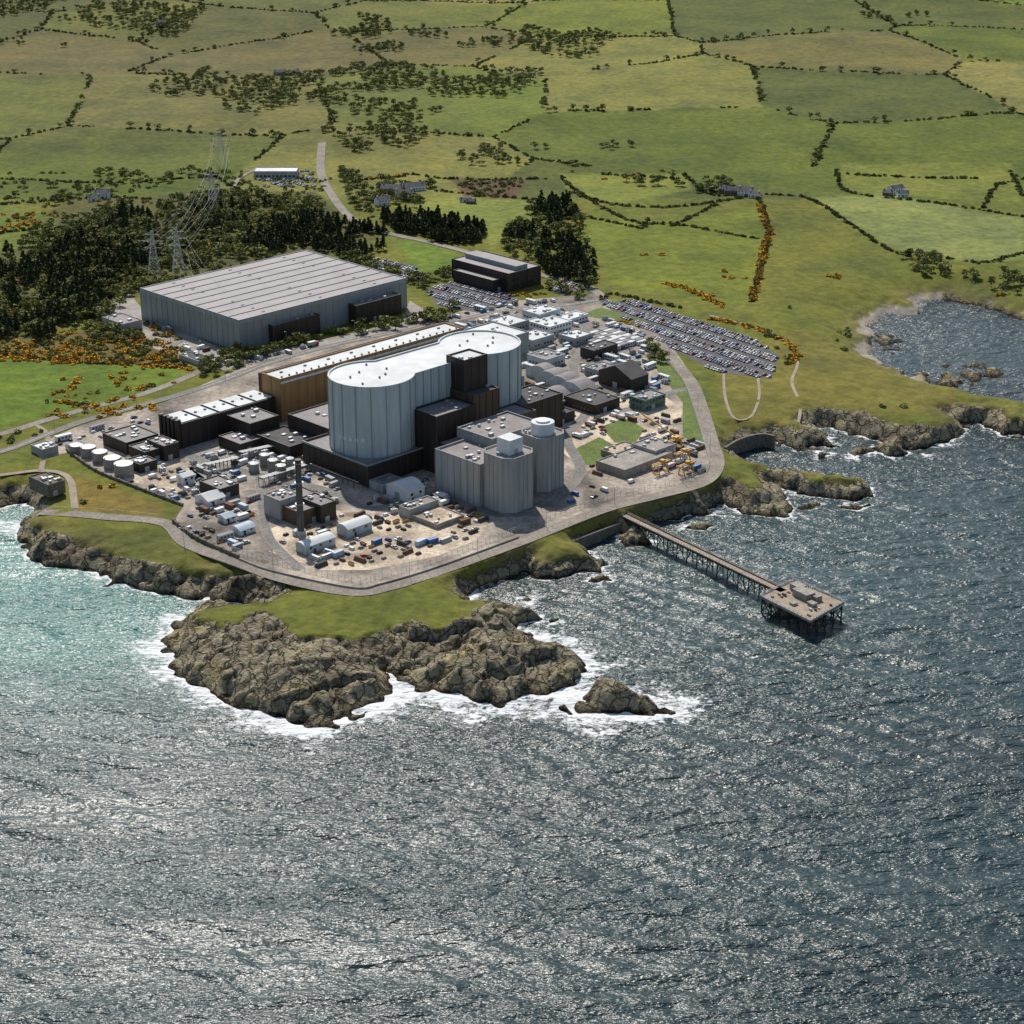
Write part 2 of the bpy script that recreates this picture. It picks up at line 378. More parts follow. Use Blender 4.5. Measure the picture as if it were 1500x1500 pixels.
hgt=mth(nt,'ADD',mth(nt,'MULTIPLY',mth(nt,'ADD',mth(nt,'MULTIPLY',ck,1.2),mth(nt,'MULTIPLY',r2,1.6)),rf),mth(nt,'MULTIPLY',n2,1.0))
bp=ND(nt,'ShaderNodeBump'); bp.inputs['Strength'].default_value=1; bp.inputs['Distance'].default_value=1.0
nt.links.new(hgt,bp.inputs['Height']); nt.links.new(bp.outputs[0],b.inputs['Normal'])
npmesh('ground',np.stack([X_,Y_,Z_],1),F_,[m_ter],smooth=True,attrs={'tint':('FLOAT_COLOR',T),'rock':('FLOAT',R_)})
# ================================================================== SEA
Yw=ygrid(120,[(560,.02),(1300,.0024),(1700,.006),(12000,.04)])
Sw=axis([(-2.,-.32,50),(-.32,.32,420),(.32,2.,50)])
X2,Y2,F2=gridmesh(Yw,Sw,100)
d2=-land(X2,Y2)
zz=np.zeros_like(X2)
for lam,ang,amp,ph in((34,1.25,.30,0),(21,1.5,.24,1),(14,1.0,.2,2),(10,1.75,.16,3),(7.5,1.3,.12,4)):
    k=2*math.pi/lam; w=fbm(X2/60+ph*5,Y2/60,ph+200,2)
    zz+=amp*2*w*np.sin(k*(math.cos(ang)*X2+math.sin(ang)*Y2)+4*fbm(X2/40,Y2/40,ph+300,2)*2)
zz*=sm((Y2-500)/60)*sm((1800-Y2)/300)
expo=sm((960-Y2)/120)
fw=5.5+15*expo*(.2+1.3*fbm(X2/22,Y2/22,210))
foam=np.exp(-np.clip(d2,0,None)/fw)*(.82+.2*expo)
foam*=1-.6*sm((Y2-1200)/80)
def gauss(px,py,r): p=U(px,py,0); return np.exp(-((X2-p[0])**2+(Y2-p[1])**2)/(2*r*r))
foam=np.maximum(foam,.64*gauss(15,775,18)+.0)
teal=np.clip(gauss(20,800,60)+.75*gauss(60,880,70)+.35*gauss(160,930,60)+.1*gauss(1150,800,150),0,1)
m_sea,nt,b=newmat('sea_water')
gp=ND(nt,'ShaderNodeNewGeometry')
af=ND(nt,'ShaderNodeAttribute'); af.attribute_name='foam'; atl=ND(nt,'ShaderNodeAttribute'); atl.attribute_name='teal'
def wn_(scale,detail,rot,st,rough=.6):
    mp=ND(nt,'ShaderNodeMapping'); mp.inputs['Rotation'].default_value=(0,0,rot); mp.inputs['Scale'].default_value=(st,1,1)
    nt.links.new(gp.outputs['Position'],mp.inputs[0]); n=ND(nt,'ShaderNodeTexNoise'); n.inputs['Scale'].default_value=scale; n.inputs['Detail'].default_value=detail; n.inputs['Roughness'].default_value=rough
    nt.links.new(mp.outputs[0],n.inputs['Vector']); return n.outputs[0]
w1=wn_(.07,2,.35,.42); w2=wn_(.25,3,.2,.38); w3=wn_(.85,2,.5,.42)
big=wn_(.006,4,.3,.5); gust=wn_(.014,5,.25,.35,.6)
gs=ramp(nt,gust,[(.36,.62),(.62,1.2)])
h=mth(nt,'ADD',mth(nt,'MULTIPLY',w1,2.8),mth(nt,'MULTIPLY',mth(nt,'ADD',mth(nt,'MULTIPLY',w2,2.5),mth(nt,'MULTIPLY',w3,.75)),gs))
bp=ND(nt,'ShaderNodeBump'); bp.inputs['Strength'].default_value=1; bp.inputs['Distance'].default_value=1.0
nt.links.new(h,bp.inputs['Height']); nt.links.new(bp.outputs[0],b.inputs['Normal'])
c=mul(nt,(.007,.022,.024),(.012,.038,.040),'MIX',ramp(nt,big,[(.35,0.),(.65,1.)]))
c=mul(nt,c,(.04,.165,.15),'MIX',atl.outputs['Fac'])
fn=wn_(.33,5,.2,.8,.75); fb=wn_(.05,3,.1,.8)
ff=mth(nt,'ADD',af.outputs['Fac'],mth(nt,'MULTIPLY',mth(nt,'SUBTRACT',fn,.5),2.0))
ff=mth(nt,'ADD',ff,mth(nt,'MULTIPLY',mth(nt,'SUBTRACT',fb,.5),1.2))
ff=ramp(nt,ff,[(.53,0.),(.76,1.)])
c=mul(nt,c,(.78,.80,.80),'MIX',ff)
nt.links.new(c,b.inputs['Base Color'])
nt.links.new(mth(nt,'ADD',mth(nt,'MULTIPLY',ff,.5),.33),b.inputs['Roughness']); b.inputs['IOR'].default_value=1.45
npmesh('sea_water',np.stack([X2,Y2,zz],1),F2,[m_sea],smooth=True,attrs={'foam':('FLOAT',foam),'teal':('FLOAT',teal)})
# ================================================================== sheets & roads
def sheet(name,px,z,mat,world=False):
    p=px if world else PX(px,z); mb=MB(); mb.add([(a,b_,z) for a,b_ in p],[tuple(range(len(p)))],mat); o=mb.obj(name)
    return o
def inpoly(q,p): return sdf(q,np.array([p[0]]),np.array([p[1]]))[0]>0
sheet('site_pavement',sitep,12.0,m_site)
L2=12.02
sheet('yard',[(395,775),(470,745),(560,755),(640,735),(720,760),(700,790),(640,815),(540,835),(470,835),(400,810)],L2,m_sand)
sheet('yard',[(130,668),(230,650),(300,700),(260,722),(190,705)],L2,m_sand)
sheet('yard',[(270,672),(420,640),(445,690),(350,705),(290,712)],L2,m_conc)
sheet('yard',[(800,600),(960,570),(1000,600),(990,640),(860,690),(820,660)],L2,m_sand)
lawns=[[(838,660),(878,640),(905,655),(930,668),(890,685),(850,680)],[(880,625),(915,612),(945,628),(930,650),(900,648)],
[(945,520),(985,522),(1012,562),(1025,610),(1028,650),(1000,640),(1000,590),(965,545)],[(848,462),(880,450),(945,470),(940,478),(890,468)]]
lawnw=[PX(p,12) for p in lawns]
for p in lawns: sheet('lawn',p,L2+.02,m_lawn)
sheet('apron',[(140,445),(190,430),(215,460),(345,520),(450,505),(590,470),(600,440),(640,465),(560,490),(400,525),(320,545),(225,510),(205,480),(150,465)],12.03,m_conc)
cpoly=[(878,442),(935,440),(1000,462),(1090,490),(1140,520),(1130,555),(1050,545),(985,512),(930,478)]
cp=[cpoly,[(625,425),(665,412),(740,425),(760,445),(700,458),(640,448)],[(520,385),(545,378),(600,388),(628,408),(580,414)],[(800,418),(850,412),(868,424),(820,432)]]
for p in cp: sheet('car_park_surface',p,12.035,m_asph)
def smooth(P,n=6):
    P=np.asarray(P,float); Q=np.vstack([2*P[0]-P[1],P,2*P[-1]-P[-2]]); out=[]
    for i in range(1,len(Q)-2):
        for t in np.linspace(0,1,n,endpoint=False):
            a,b_,c_,d_=Q[i-1:i+3]
            out.append(.5*((2*b_)+(-a+c_)*t+(2*a-5*b_+4*c_-d_)*t*t+(-a+3*b_-3*c_+d_)*t**3))
    out.append(Q[-2]); return np.array(out)
keep=[]
def ribbon(name,px,w,mat,lift=.12,kerb=True,line=False,clear=False):
    P=smooth(drape(px),8); T_=np.gradient(P,axis=0); T_/=np.linalg.norm(T_,axis=1)[:,None]; N=np.stack([-T_[:,1],T_[:,0]],1)
    mb=MB()
    if clear: keep.append((P,w/2+2))
    def strip(o0,o1,dz,m):
        a=P+N*o0;b_=P+N*o1; z=np.maximum(np.maximum(hz(P),hz(a)),hz(b_))+lift+dz; z=np.convolve(np.pad(z,3,'edge'),np.ones(7)/7,'valid'); z=np.maximum(z,.5)
        vs=[(*p,q) for p,q in zip(a,z)]+[(*p,q) for p,q in zip(b_,z)]; n=len(P)
        mb.add(vs,[(i,i+1,n+i+1,n+i) for i in range(n-1)],m)
    strip(w/2,-w/2,0,mat)
    if kerb: strip(w/2+.3,w/2,.12,m_conc); strip(-w/2,-w/2-.3,.12,m_conc)
    if line: strip(.1,-.1,.01,m_white)
    return mb.obj(name),P
ribbon('road',[(60,752),(150,757),(240,766),(275,797),(350,826),(420,850),(515,868),(570,860),(640,838),(760,795),(880,748),(960,727),(1028,708),(1050,682),(1043,650),(1028,600),(1012,560),(978,518),(945,480)],8,m_road,.2,clear=True)
ribbon('road',[(-150,668),(0,636),(60,618),(130,598),(210,577),(275,552),(300,538),(268,522),(248,508),(262,497),(230,483),(160,465),(150,448),(190,432)],6,m_road)
ribbon('road',[(472,200),(470,250),(485,285),(515,320),(560,340),(640,358),(740,385),(800,405),(860,420),(885,438)],7,m_road,.3,line=True)
ribbon('road',[(885,438),(820,448),(740,455),(640,475),(500,503),(400,530),(320,560),(240,585),(130,615),(60,640),(0,662),(-150,700)],6,m_inner,.2,line=True,clear=True)
ribbon('road',[(238,648),(290,672),(360,692),(470,716),(545,745),(640,722),(720,752),(790,752)],6,m_inner,.15,True,clear=True)
ribbon('road',[(380,700),(385,745),(395,790),(440,835)],5,m_inner,.16,True,clear=True)
ribbon('road',[(835,445),(860,490),(840,540),(860,600),(830,640),(850,690),(810,740)],6,m_inner,.15,True,clear=True)
ribbon('road',[(860,600),(920,600),(985,575),(1012,570)],6,m_inner,.17,True,clear=True)
ribbon('path',[(1165,632),(1172,600),(1160,560),(1168,530),(1150,500),(1100,478),(1040,462)],2,m_track,.15,False)
ribbon('path',[(1060,540),(1062,580),(1075,612),(1100,610),(1112,580),(1110,550)],1.8,m_track,.15,False)
ribbon('path',[(110,745),(100,700),(60,690),(0,700)],4,m_track,.15,False)
ribbon('path',[(340,280),(350,262),(380,245)],4,m_road,.3,False)
ribbon('path',[(60,690),(70,640),(50,620)],3,m_track,.15,False)
def wall(name,px,h,w,mat,z=12,base=None,posts=False,fence=False):
    P=smooth(PX(px,z),5); mb=MB()
    for i in range(len(P)-1):
        d=P[i+1]-P[i]; L=np.linalg.norm(d)
        if L<.01: continue
        c=(P[i]+P[i+1])/2; a=math.atan2(d[1],d[0])
        if fence:
            k=max(1,int(L/3))
            for j in range(k): q=P[i]+d*j/k; mb.box(q,.12,.12,z,z+h,m_steel)
            for e in(.35,.7,1): mb.beam((*P[i],z+h*e-.05),(*P[i+1],z+h*e-.05),.07,m_steel)
        else:
            mb.box(c,L+.05,w,base if base is not None else z-3,z+h-.01*(i%2),mat,a)
            if posts: mb.box(P[i]+0*c,w*1.5,w*1.5,base if base is not None else z-3,z+h+.3,mat,a)
    mb.obj(name)
wall('stone_wall',[(100,662),(140,690),(200,715),(268,741)],1.5,1,m_stone,12,4,True)
wall('stone_wall',[(255,766),(290,791),(350,818)],2.0,1.2,m_stone,12,4,True)
wall('sea_wall',[(703,838),(730,822),(770,808),(798,800)],0,1.6,m_stone,7,-1)
wall('sea_wall',[(838,792),(880,776),(918,762)],0,1.6,m_stone,6,-1)
wall('sea_wall',[(925,756),(985,744),(1035,730),(1053,710)],0,1.6,m_stone,6,-1)
wall('sea_wall',[(1062,655),(1085,642),(1115,635),(1135,638)],0,1.6,m_stone,9,-1)
wall('perimeter_wall',[(350,820),(400,838),(515,862),(560,856),(640,832),(760,788)],1.0,.4,m_conc,12,11)
wall('security_fence',[(330,805),(400,825),(515,852),(560,846),(640,822),(760,778),(870,738),(960,716),(1018,700),(1038,682),(1030,650),(1015,600),(1000,560),(968,522),(935,488)],3,.1,m_steel,12,fence=True)
wall('security_fence',[(60,745),(150,750),(235,758)],2,.1,m_steel,10,fence=True)
# ================================================================== REACTOR COMPLEX
C1=U(544,547,67.0)
def Lp(u,v): return C1+A*u+B*v
def lrect(u0,u1,v0,v1): return [Lp(u0,v1),Lp(u1,v1),Lp(u1,v0),Lp(u0,v0)]
rb=bpy.data.objects.new('reactor_building',None); bpy.context.scene.collection.objects.link(rb)
R0,SEP,HW=25.0,86.0,17.5; al=math.asin(HW/R0)
out=[]
base=math.pi/4
for i in range(41):
    t=al+(2*math.pi-2*al)*i/40; out.append(C1+R0*np.array([math.cos(base+t),math.sin(base+t)]))
C2=Lp(SEP,0)
for i in range(41):
    t=-(math.pi-al)+(2*math.pi-2*al)*i/40; out.append(C2+R0*np.array([math.cos(base+t),math.sin(base+t)]))
mb=MB()
mb.building(out,12,66.2,m_clad,m_wroof,.9,.9)
O=np.array(out)
for i in range(len(O)):
    if i%3==0:
        e=O[(i+1)%len(O)]-O[i-1]; e/=np.linalg.norm(e); nn=np.array([e[1],-e[0]]); mb.box(O[i]+nn*.15,.6,.5,25,67.2,m_rib,math.atan2(e[1],e[0]))
for v in(-HW,HW):
    for u in range(24,66,6): mb.box(Lp(u,v+(.15 if v>0 else -.15)),.6,.5,25,67.2,m_rib)
for cc in(C1,C2):
    for k in range(7):
        t=k*.9; mb.box(cc+np.array([math.cos(t),math.sin(t)])*(8+5*(k%3)),.9,.9,66.2,67.3,m_groof)
    for t in(3.95,4.1,4.25,4.4,4.55):
        q=cc+np.array([math.cos(t),math.sin(t)])*(R0+.05); mb.box(q,.4,2.2,34,36,m_ribl,t)
mb.obj('twin_drum',rb)
def blk(nm,u0,u1,v0,v1,z0,z1,w,r,par=.8,**k):
    mb=MB(); mb.building(lrect(u0,u1,v0,v1),z0,z1,w,r,par,**k)
    P=Lp(u0,v1); vents(mb,P,u1-u0,v1-v0,z1,int((u1-u0)*(v1-v0)/140)+1,seed=int(u0*3+v1*5+z1))
    feet.append((P,u1-u0,v1-v0)); mb.obj(nm,rb)
blk('podium',-28,132,-30,27,12,24.5,m_dark,m_groof,1.2,ribs=5,ribm=m_brown)
mb=MB()
mb.box(Lp(52,27.2),161,.5,24.7,25.8,m_clad2); mb.box(Lp(-28.2,-1.5),.5,57.6,24.7,25.8,m_clad2)
mb.obj('podium_band',rb)
blk('lift_tower',46,64,14,29,25,70,m_dark,m_wroof,1.0,ribs=6,ribm=m_brown)
blk('fuel_block',14,45,19,39,12,46,m_dark,m_groof,1.0,ribs=5,ribm=m_brown)
blk('service_block',45.05,66,16,37,12,51,m_brown,m_droof,.8,ribs=5,ribm=m_dark)
blk('store_block',66.1,90,26,44,12,33,m_brown,m_groof)
blk('east_block',90.1,124,8,33,12,33,m_dark,m_droof,.8,ribs=5,ribm=m_brown)
blk('link_block',14,44,39.1,57,12,31,m_dark,m_groof)
blk('aux_hall',-8,125,-68,-31,12,27,m_dark,m_groof,.8,ribs=6,ribm=m_brown)
blk('aux_annexe',-30,-8.1,-72,-40,12,19,m_dark,m_droof)
blk('cw_hall',-4,52,57.1,93,12,36,m_conc2,m_groof,1.2,ribs=5,ribm=m_clad2)
blk('cw_hall_upper',20,60,50,78,36.1,41,m_clad2,m_groof,1.0,ribs=5)
for (u,v,r,zt,kind) in((10,101,12.3,43,0),(45,93,11,43,1)):
    mb=MB(); q=.42*r; c=Lp(u,v)
    pts=[(r,-r+q),(r,r-q),(r-q,r),(-r+q,r),(-r,r-q),(-r,-r+q),(-r+q,-r),(r-q,-r)]
    poly=[c+A*x*.95+C*y*.95 for x,y in pts]
    mb.building(poly,12,zt,m_conc2,m_groof,1.0,ribs=3,ribm=m_conc2,ribw=.5,ribd=.35)
    if kind==0: mb.box(c+A*1,10,10,zt,zt+8.5,m_white,top=m_wroof); mb.box(c+A*1,3,10.2,zt,zt+3,m_steel)
    else: mb.cyl(c,6.6,zt,zt+7,m_white,20,m_wroof); mb.cyl(c,4,zt+7,zt+8,m_white,16)
    for k in range(5): mb.box(c+A*rnd.uniform(-8,8)+B*rnd.uniform(-8,8),1.2,.8,zt,zt+1.6,m_steel)
    mb.obj('silo_tower',rb)
    feet.append((Lp(u-12,v+12),24,24))
th=bpy.data.objects.new('turbine_hall',None); bpy.context.scene.collection.objects.link(th)
mb=MB(); mb.building(lrect(7.6,162,-112,-94),12,39,m_tan,m_wroof,1,ribs=7,ribm=m_tan)
mb.box(Lp(84,-93.9),153,.3,36.6,38,m_ribl)
for i in range(26): mb.box(Lp(12+i*5.9,-98),.9,.9,39,40,m_groof)
for i in range(8): mb.box(Lp(18+i*19,-106),2,1,39,39.8,m_groof)
mb.obj('main_hall',th); feet.append((Lp(7.6,-94),155,18))
mb=MB(); mb.building(lrect(22,175,-134,-112.1),12,31,m_brown,m_groof,.8,ribs=7,ribm=m_dark); vents(mb,Lp(22,-112),150,22,31,20); mb.obj('rear_bay',th); feet.append((Lp(22,-112),153,22))
mb=MB(); mb.building(lrect(162.1,215,-120,-85),12,27,m_clad2,m_wroof,.8); vents(mb,Lp(162,-85),50,30,27,14); mb.obj('end_bay',th); feet.append((Lp(162,-85),53,35))
mb=MB(); mb.building(lrect(125,160,-80,-35),12,20,m_clad2,m_groof,.8,win=([2,5],2,3,1.5)); vents(mb,Lp(125,-35),32,40,20,12,m_white); mb.obj('side_offices',th); feet.append((Lp(125,-35),35,45))
# ================================================================== WAREHOUSE
wh=bpy.data.objects.new('warehouse',None); bpy.context.scene.collection.objects.link(wh)
r,P,la,lc=rectfit(350,470,205,595,34)
mb=MB(); mb.building(r,12,34,m_clad2,m_mroof,.5,.6,ribs=6.2,ribm=m_clad2,ribw=.3)
for i in range(1,9):
    f=i/9; c=P+A*la/2+C*lc*f; mb.box(c,la-3,.9,34,34.4,m_mroof2)
for i in range(10):
    for j in range(3): mb.box(P+A*la*(j+.5)/3+C*lc*(i+.5)/10,2.4,.8,34,34.4,m_groof)
mb.box(P+A*la*.5+B*.12,la,.2,31.5,34,m_rib); mb.box(P+C*lc*.5-A*.12,.2,lc,31.5,34,m_rib)
for k in range(9): mb.box(P+A*la*(.06+.1*k)+B*.15,3.6,.2,12,16.5,m_rib)
mb.obj('walls_and_roof',wh)
def sub(parent,nm,x,y,xl,xr,h,w,rf,**k):
    o,*q=bld(nm,x,y,xl,xr,h,w,rf,**k); o.parent=parent; return q
sub(wh,'annexe',400,479,385,468,13.5,m_dark,m_groof,ribs=5,ribm=m_brown)
sub(wh,'annexe',522,449,508,587,14,m_dark,m_groof,ribs=5,ribm=m_brown)
bld('substation',180,476,150,208,6,m_conc2,m_groof)
ob=bpy.data.objects.new('office_building',None); bpy.context.scene.collection.objects.link(ob)
r,P,la,lc=rectfit(745,402,662,792,26)
mb=MB(); mb.building(r,12,26,m_dark,m_mroof,.6,ribs=6,ribm=m_brown,win=([3,8],1.6,2.6,2.2)); c=P+A*la/2+C*lc/2
mb.box(c,la*.35,lc*.9,26,29.5,m_clad2,top=m_mroof); mb.obj('main_block',ob)
sub(ob,'wing',722,412,664,745,9,m_dark,m_mroof)
# ================================================================== LEFT BLOCK
ab=bpy.data.objects.new('workshop_building',None); bpy.context.scene.collection.objects.link(ab)
r,P,la,lc=rectfit(266,622,237,402,27)
mb=MB(); mb.building(r,12,27,m_dark,m_droof,.5,ribs=6,ribm=m_brown)
nb=5
for i in range(nb): mb.box(P+A*la*(i+.5)/nb+C*lc*.5,la/nb*.84,lc*.9,27,27.9,m_clad2,top=m_wroof)
for i in range(nb*2): mb.box(P+A*la*(i+.5)/nb/2+C*lc*.5,1.4,1.4,27.9,28.6,m_groof)
for i in range(5): mb.box(P-A*1.6+C*lc*(i+.4)/5,3.2,2.2,12,30,m_dark)
mb.obj('main_block',ab)
sub(ab,'wing',366,622,322,408,13,m_dark,m_groof,ribs=5,ribm=m_brown)
sub(ab,'wing',352,652,320,385,6,m_dark,m_groof)
for a in[(185,650,150,232,7),(212,664,188,256,7),(240,655,215,262,9),(205,682,185,230,5)]: bld('plant_building',*a,m_dark,m_groof,nv=10)
# ================================================================== YARD BUILDINGS
G=[('plant_building',438,752,388,492,8,m_brown,m_groof),('plant_building',410,735,386,440,11,m_conc2,m_groof),
('plant_building',470,742,440,492,10,m_dark,m_groof),('plant_building',322,718,292,350,6,m_dark,m_groof),
('pump_house',600,748,584,642,5,m_conc2,m_groof),('pump_house',560,712,540,590,4,m_conc2,m_groof),
('storage_bay',640,770,600,680,2.2,m_conc,m_sand),
('office_building',790,462,765,821,9,m_clad,m_wroof),('office_building',805,480,770,838,7,m_white,m_wroof),
('office_building',745,478,715,775,9,m_clad2,m_wroof),('store_building',780,500,752,812,6,m_conc2,m_wroof),
('store_building',842,497,818,868,5,m_conc2,m_wroof),('store_building',870,515,850,905,6,m_dark,m_droof),
('store_building',800,528,772,828,6,m_clad,m_groof),('store_building',880,545,856,905,5,m_clad2,m_groof),
('store_building',872,595,826,908,6,m_dark,m_droof),('store_building',945,588,922,975,7,m_grn,m_groof),
('store_building',812,612,795,842,6,m_dark,m_droof),('store_building',830,470,812,862,4,m_white,m_wroof),
('intake_building',915,690,873,985,4.5,m_conc,m_conc),('intake_building',960,662,925,990,6,m_conc2,m_conc),
('intake_building',905,668,880,940,3,m_conc,m_sand),('gatehouse',62,660,45,85,4,m_conc2,m_wroof),
('gatehouse',290,530,262,310,3,m_conc2,m_droof),('outfall_structure',70,712,42,95,7,m_stone,m_stone)]
for g_ in G: bld(g_[0],*g_[1:],win=([1.5,5],1.2,1.6,1.4) if g_[0] in('office_building','store_building') else None,nv=6)
for x,y,xl,xr in[(808,552,770,822),(822,560,784,840),(838,567,800,858),(855,575,818,876),(820,585,786,838)]:
    barrel('long_store_shed',x,y,xl,xr,4.5,m_clad,m_groof)
barrel('gable_shed',925,556,877,950,9,m_dark,m_droof,gable=True)
barrel('arched_shed',448,802,433,491,4.5,m_clad,m_wroof)
barrel('arched_shed',510,776,493,545,5,m_clad,m_wroof)
barrel('arched_shed',597,722,566,622,6,m_white,m_wroof)
barrel('arched_shed',352,778,338,374,3,m_white,m_lblue)
barrel('gable_shed',305,735,285,330,3.5,m_white,m_wroof,gable=True)
barrel('gable_shed',268,700,258,285,5,m_white,m_wroof,gable=True)
barrel('gable_shed',330,760,318,345,3,m_white,m_lblue,gable=True)
p=U(441,784,12); mb=MB(); mb.cyl(p,2.6,12,15,m_conc2,20); mb.cyl(p,1.9,15,54,m_droof,20,r2=1.6); mb.cyl(p,1.75,54,55,m_dark,20)
for z in(30,42,53): mb.cyl(p,2.5,z,z+.25,m_steel,20)
for k in range(60): mb.box(p+np.array([0,-2.2]),.6,.06,15+k*.62,15.08+k*.62,m_steel,0)
mb.obj('chimney_stack')
for x,y,r_,h_ in[(112,663,4,5),(130,668,4.5,6),(147,675,4.5,6),(165,684,5,6),(182,695,5.5,7),(388,682,3,7),(400,690,3,7),(412,698,3,7),(372,690,3,5),(425,690,2.5,8)]:
    p=U(x,y,12); mb=MB(); mb.cyl(p,r_,12,12+h_,m_conc,24,m_wroof); mb.cyl(p,r_,12+h_,12+h_+.9,m_white,24,r2=.4)
    mb.box(p-A*r_,.5,.3,12,12+h_+1,m_steel); mb.cyl(p,r_+.25,12,12.5,m_conc,24); mb.obj('storage_tank'); feet.append((p-A*r_-C*r_,2*r_,2*r_))
for (x0,y0,x1,y1) in[(350,672,430,655),(380,710,445,690),(455,690,520,715),(300,690,345,680)]:
    p,q=PX([(x0,y0),(x1,y1)],12); mb=MB()
    for k in range(4): mb.beam((*(p+B*k),16.5),(*(q+B*k),16.5),.5,m_steel)
    for k in range(9):
        c=p+(q-p)*k/8
        for e in(-.5,3.5): mb.beam((*(c+B*e),12),(*(c+B*e),17),.3,m_rust)
        mb.beam((*(c-B*.5),16.1),(*(c+B*3.5),16.1),.3,m_rust)
    mb.obj('pipe_rack')
# ================================================================== JETTY
zd=9.0
jt=bpy.data.objects.new('jetty',None); bpy.context.scene.collection.objects.link(jt)
p=U(903,748,zd);q=U(1140,862,zd); d=q-p; L=np.linalg.norm(d); d/=L; n=np.array([-d[1],d[0]]); ja=math.atan2(d[1],d[0])
mb=MB(); mb.box((p+q)/2,L+8,4.6,zd-.7,zd,m_timber,ja)
for s in(-1,1):
    for k in range(int(L/2.5)): mb.box(p+d*k*2.5+n*2.2*s,.1,.1,zd,zd+1.1,m_steel,ja)
    mb.beam((*(p+n*2.2*s),zd+1.1),(*(q+n*2.2*s),zd+1.1),.09,m_steel); mb.beam((*(p+n*2.2*s),zd+.6),(*(q+n*2.2*s),zd+.6),.06,m_steel)
    mb.beam((*(p+n*1.9*s),zd-1.2),(*(q+n*1.9*s),zd-1.2),.7,m_dark)
mb.beam((*(p+n*1.4),zd+.4),(*(q+n*1.4),zd+.4),.5,m_rust)
mb.obj('walkway',jt)
mb=MB(); s_=6
while s_<L:
    c=p+d*s_
    for e in(-1.9,1.9): mb.beam((*(c+n*e*1.25),-6),(*(c+n*e),zd-.8),.55,m_dark)
    mb.beam((*(c+n*2.1),1.5),(*(c-n*1.9),zd-1.5),.3,m_dark); mb.beam((*(c-n*2.1),1.5),(*(c+n*1.9),zd-1.5),.3,m_dark); mb.beam((*(c+n*2.1),zd-1.6),(*(c-n*2.1),zd-1.6),.45,m_dark)
    s_+=8
mb.obj('trestles',jt)
pc=PX([(1113,873),(1187,910),(1237,882),(1163,850)],zd)
mb=MB(); mb.building([pc[0],pc[1],pc[2],pc[3]],zd-1,zd,m_conc,m_timber,.25,.3)
ex=(pc[1]-pc[0]);ey=(pc[3]-pc[0])
for i in range(6):
    for j in range(5):
        c=pc[0]+ex*(.03+.94*i/5)+ey*(.03+.94*j/4); mb.beam((*c,-6),(*c,zd-1),.7,m_dark)
        if i<5 and j in(0,4): 
            c2=pc[0]+ex*(.03+.94*(i+1)/5)+ey*(.03+.94*j/4); mb.beam((*c,.5),(*c2,zd-1.3),.35,m_dark); mb.beam((*c2,.5),(*c,zd-1.3),.35,m_dark)
        if j<4 and i in(0,5):
            c2=pc[0]+ex*(.03+.94*i/5)+ey*(.03+.94*(j+1)/4); mb.beam((*c,.5),(*c2,zd-1.3),.35,m_dark); mb.beam((*c2,.5),(*c,zd-1.3),.35,m_dark)
for a_,b_ in((0,1),(1,2),(2,3),(3,0)):
    for zz_ in(.6,1.1): mb.beam((*pc[a_],zd+zz_+.2),(*pc[b_],zd+zz_+.2),.12,m_steel)
    for k in range(12): c=pc[a_]+(pc[b_]-pc[a_])*k/12; mb.box(c,.14,.14,zd,zd+1.35,m_steel)
pa=math.atan2(ex[1],ex[0])
for fx,fy,l,w,h_,m_ in((.25,.75,7,5,3,m_conc),(.45,.62,10,6,3.4,m_conc),(.62,.72,5,4,2.5,m_timber),(.7,.5,4,3,1.5,m_conc),(.5,.25,3,3,1,m_steel)):
    c=pc[0]+ex*fx+ey*fy; mb.box(c,l,w,zd,zd+h_,m_,pa,top=m_timber); mb.box(c,l+.4,w+.4,zd+h_,zd+h_+.2,m_conc,pa)
for k in range(14): mb.box(pc[0]+ex*rnd.uniform(.1,.9)+ey*rnd.uniform(.1,.9),rnd.uniform(.8,2.4),rnd.uniform(.6,1.4),zd,zd+rnd.uniform(.4,1.3),rnd.choice([m_rust,m_steel,m_timber,m_dark]),pa+rnd.uniform(-.2,.2))
c=pc[0]+ex*.35+ey*.9; mb.beam((*c,zd),(*c,zd+6),.4,m_steel); mb.beam((*c,zd+6),(*(c+ex*.12),zd+8),.3,m_steel)
mb.obj('platform',jt)
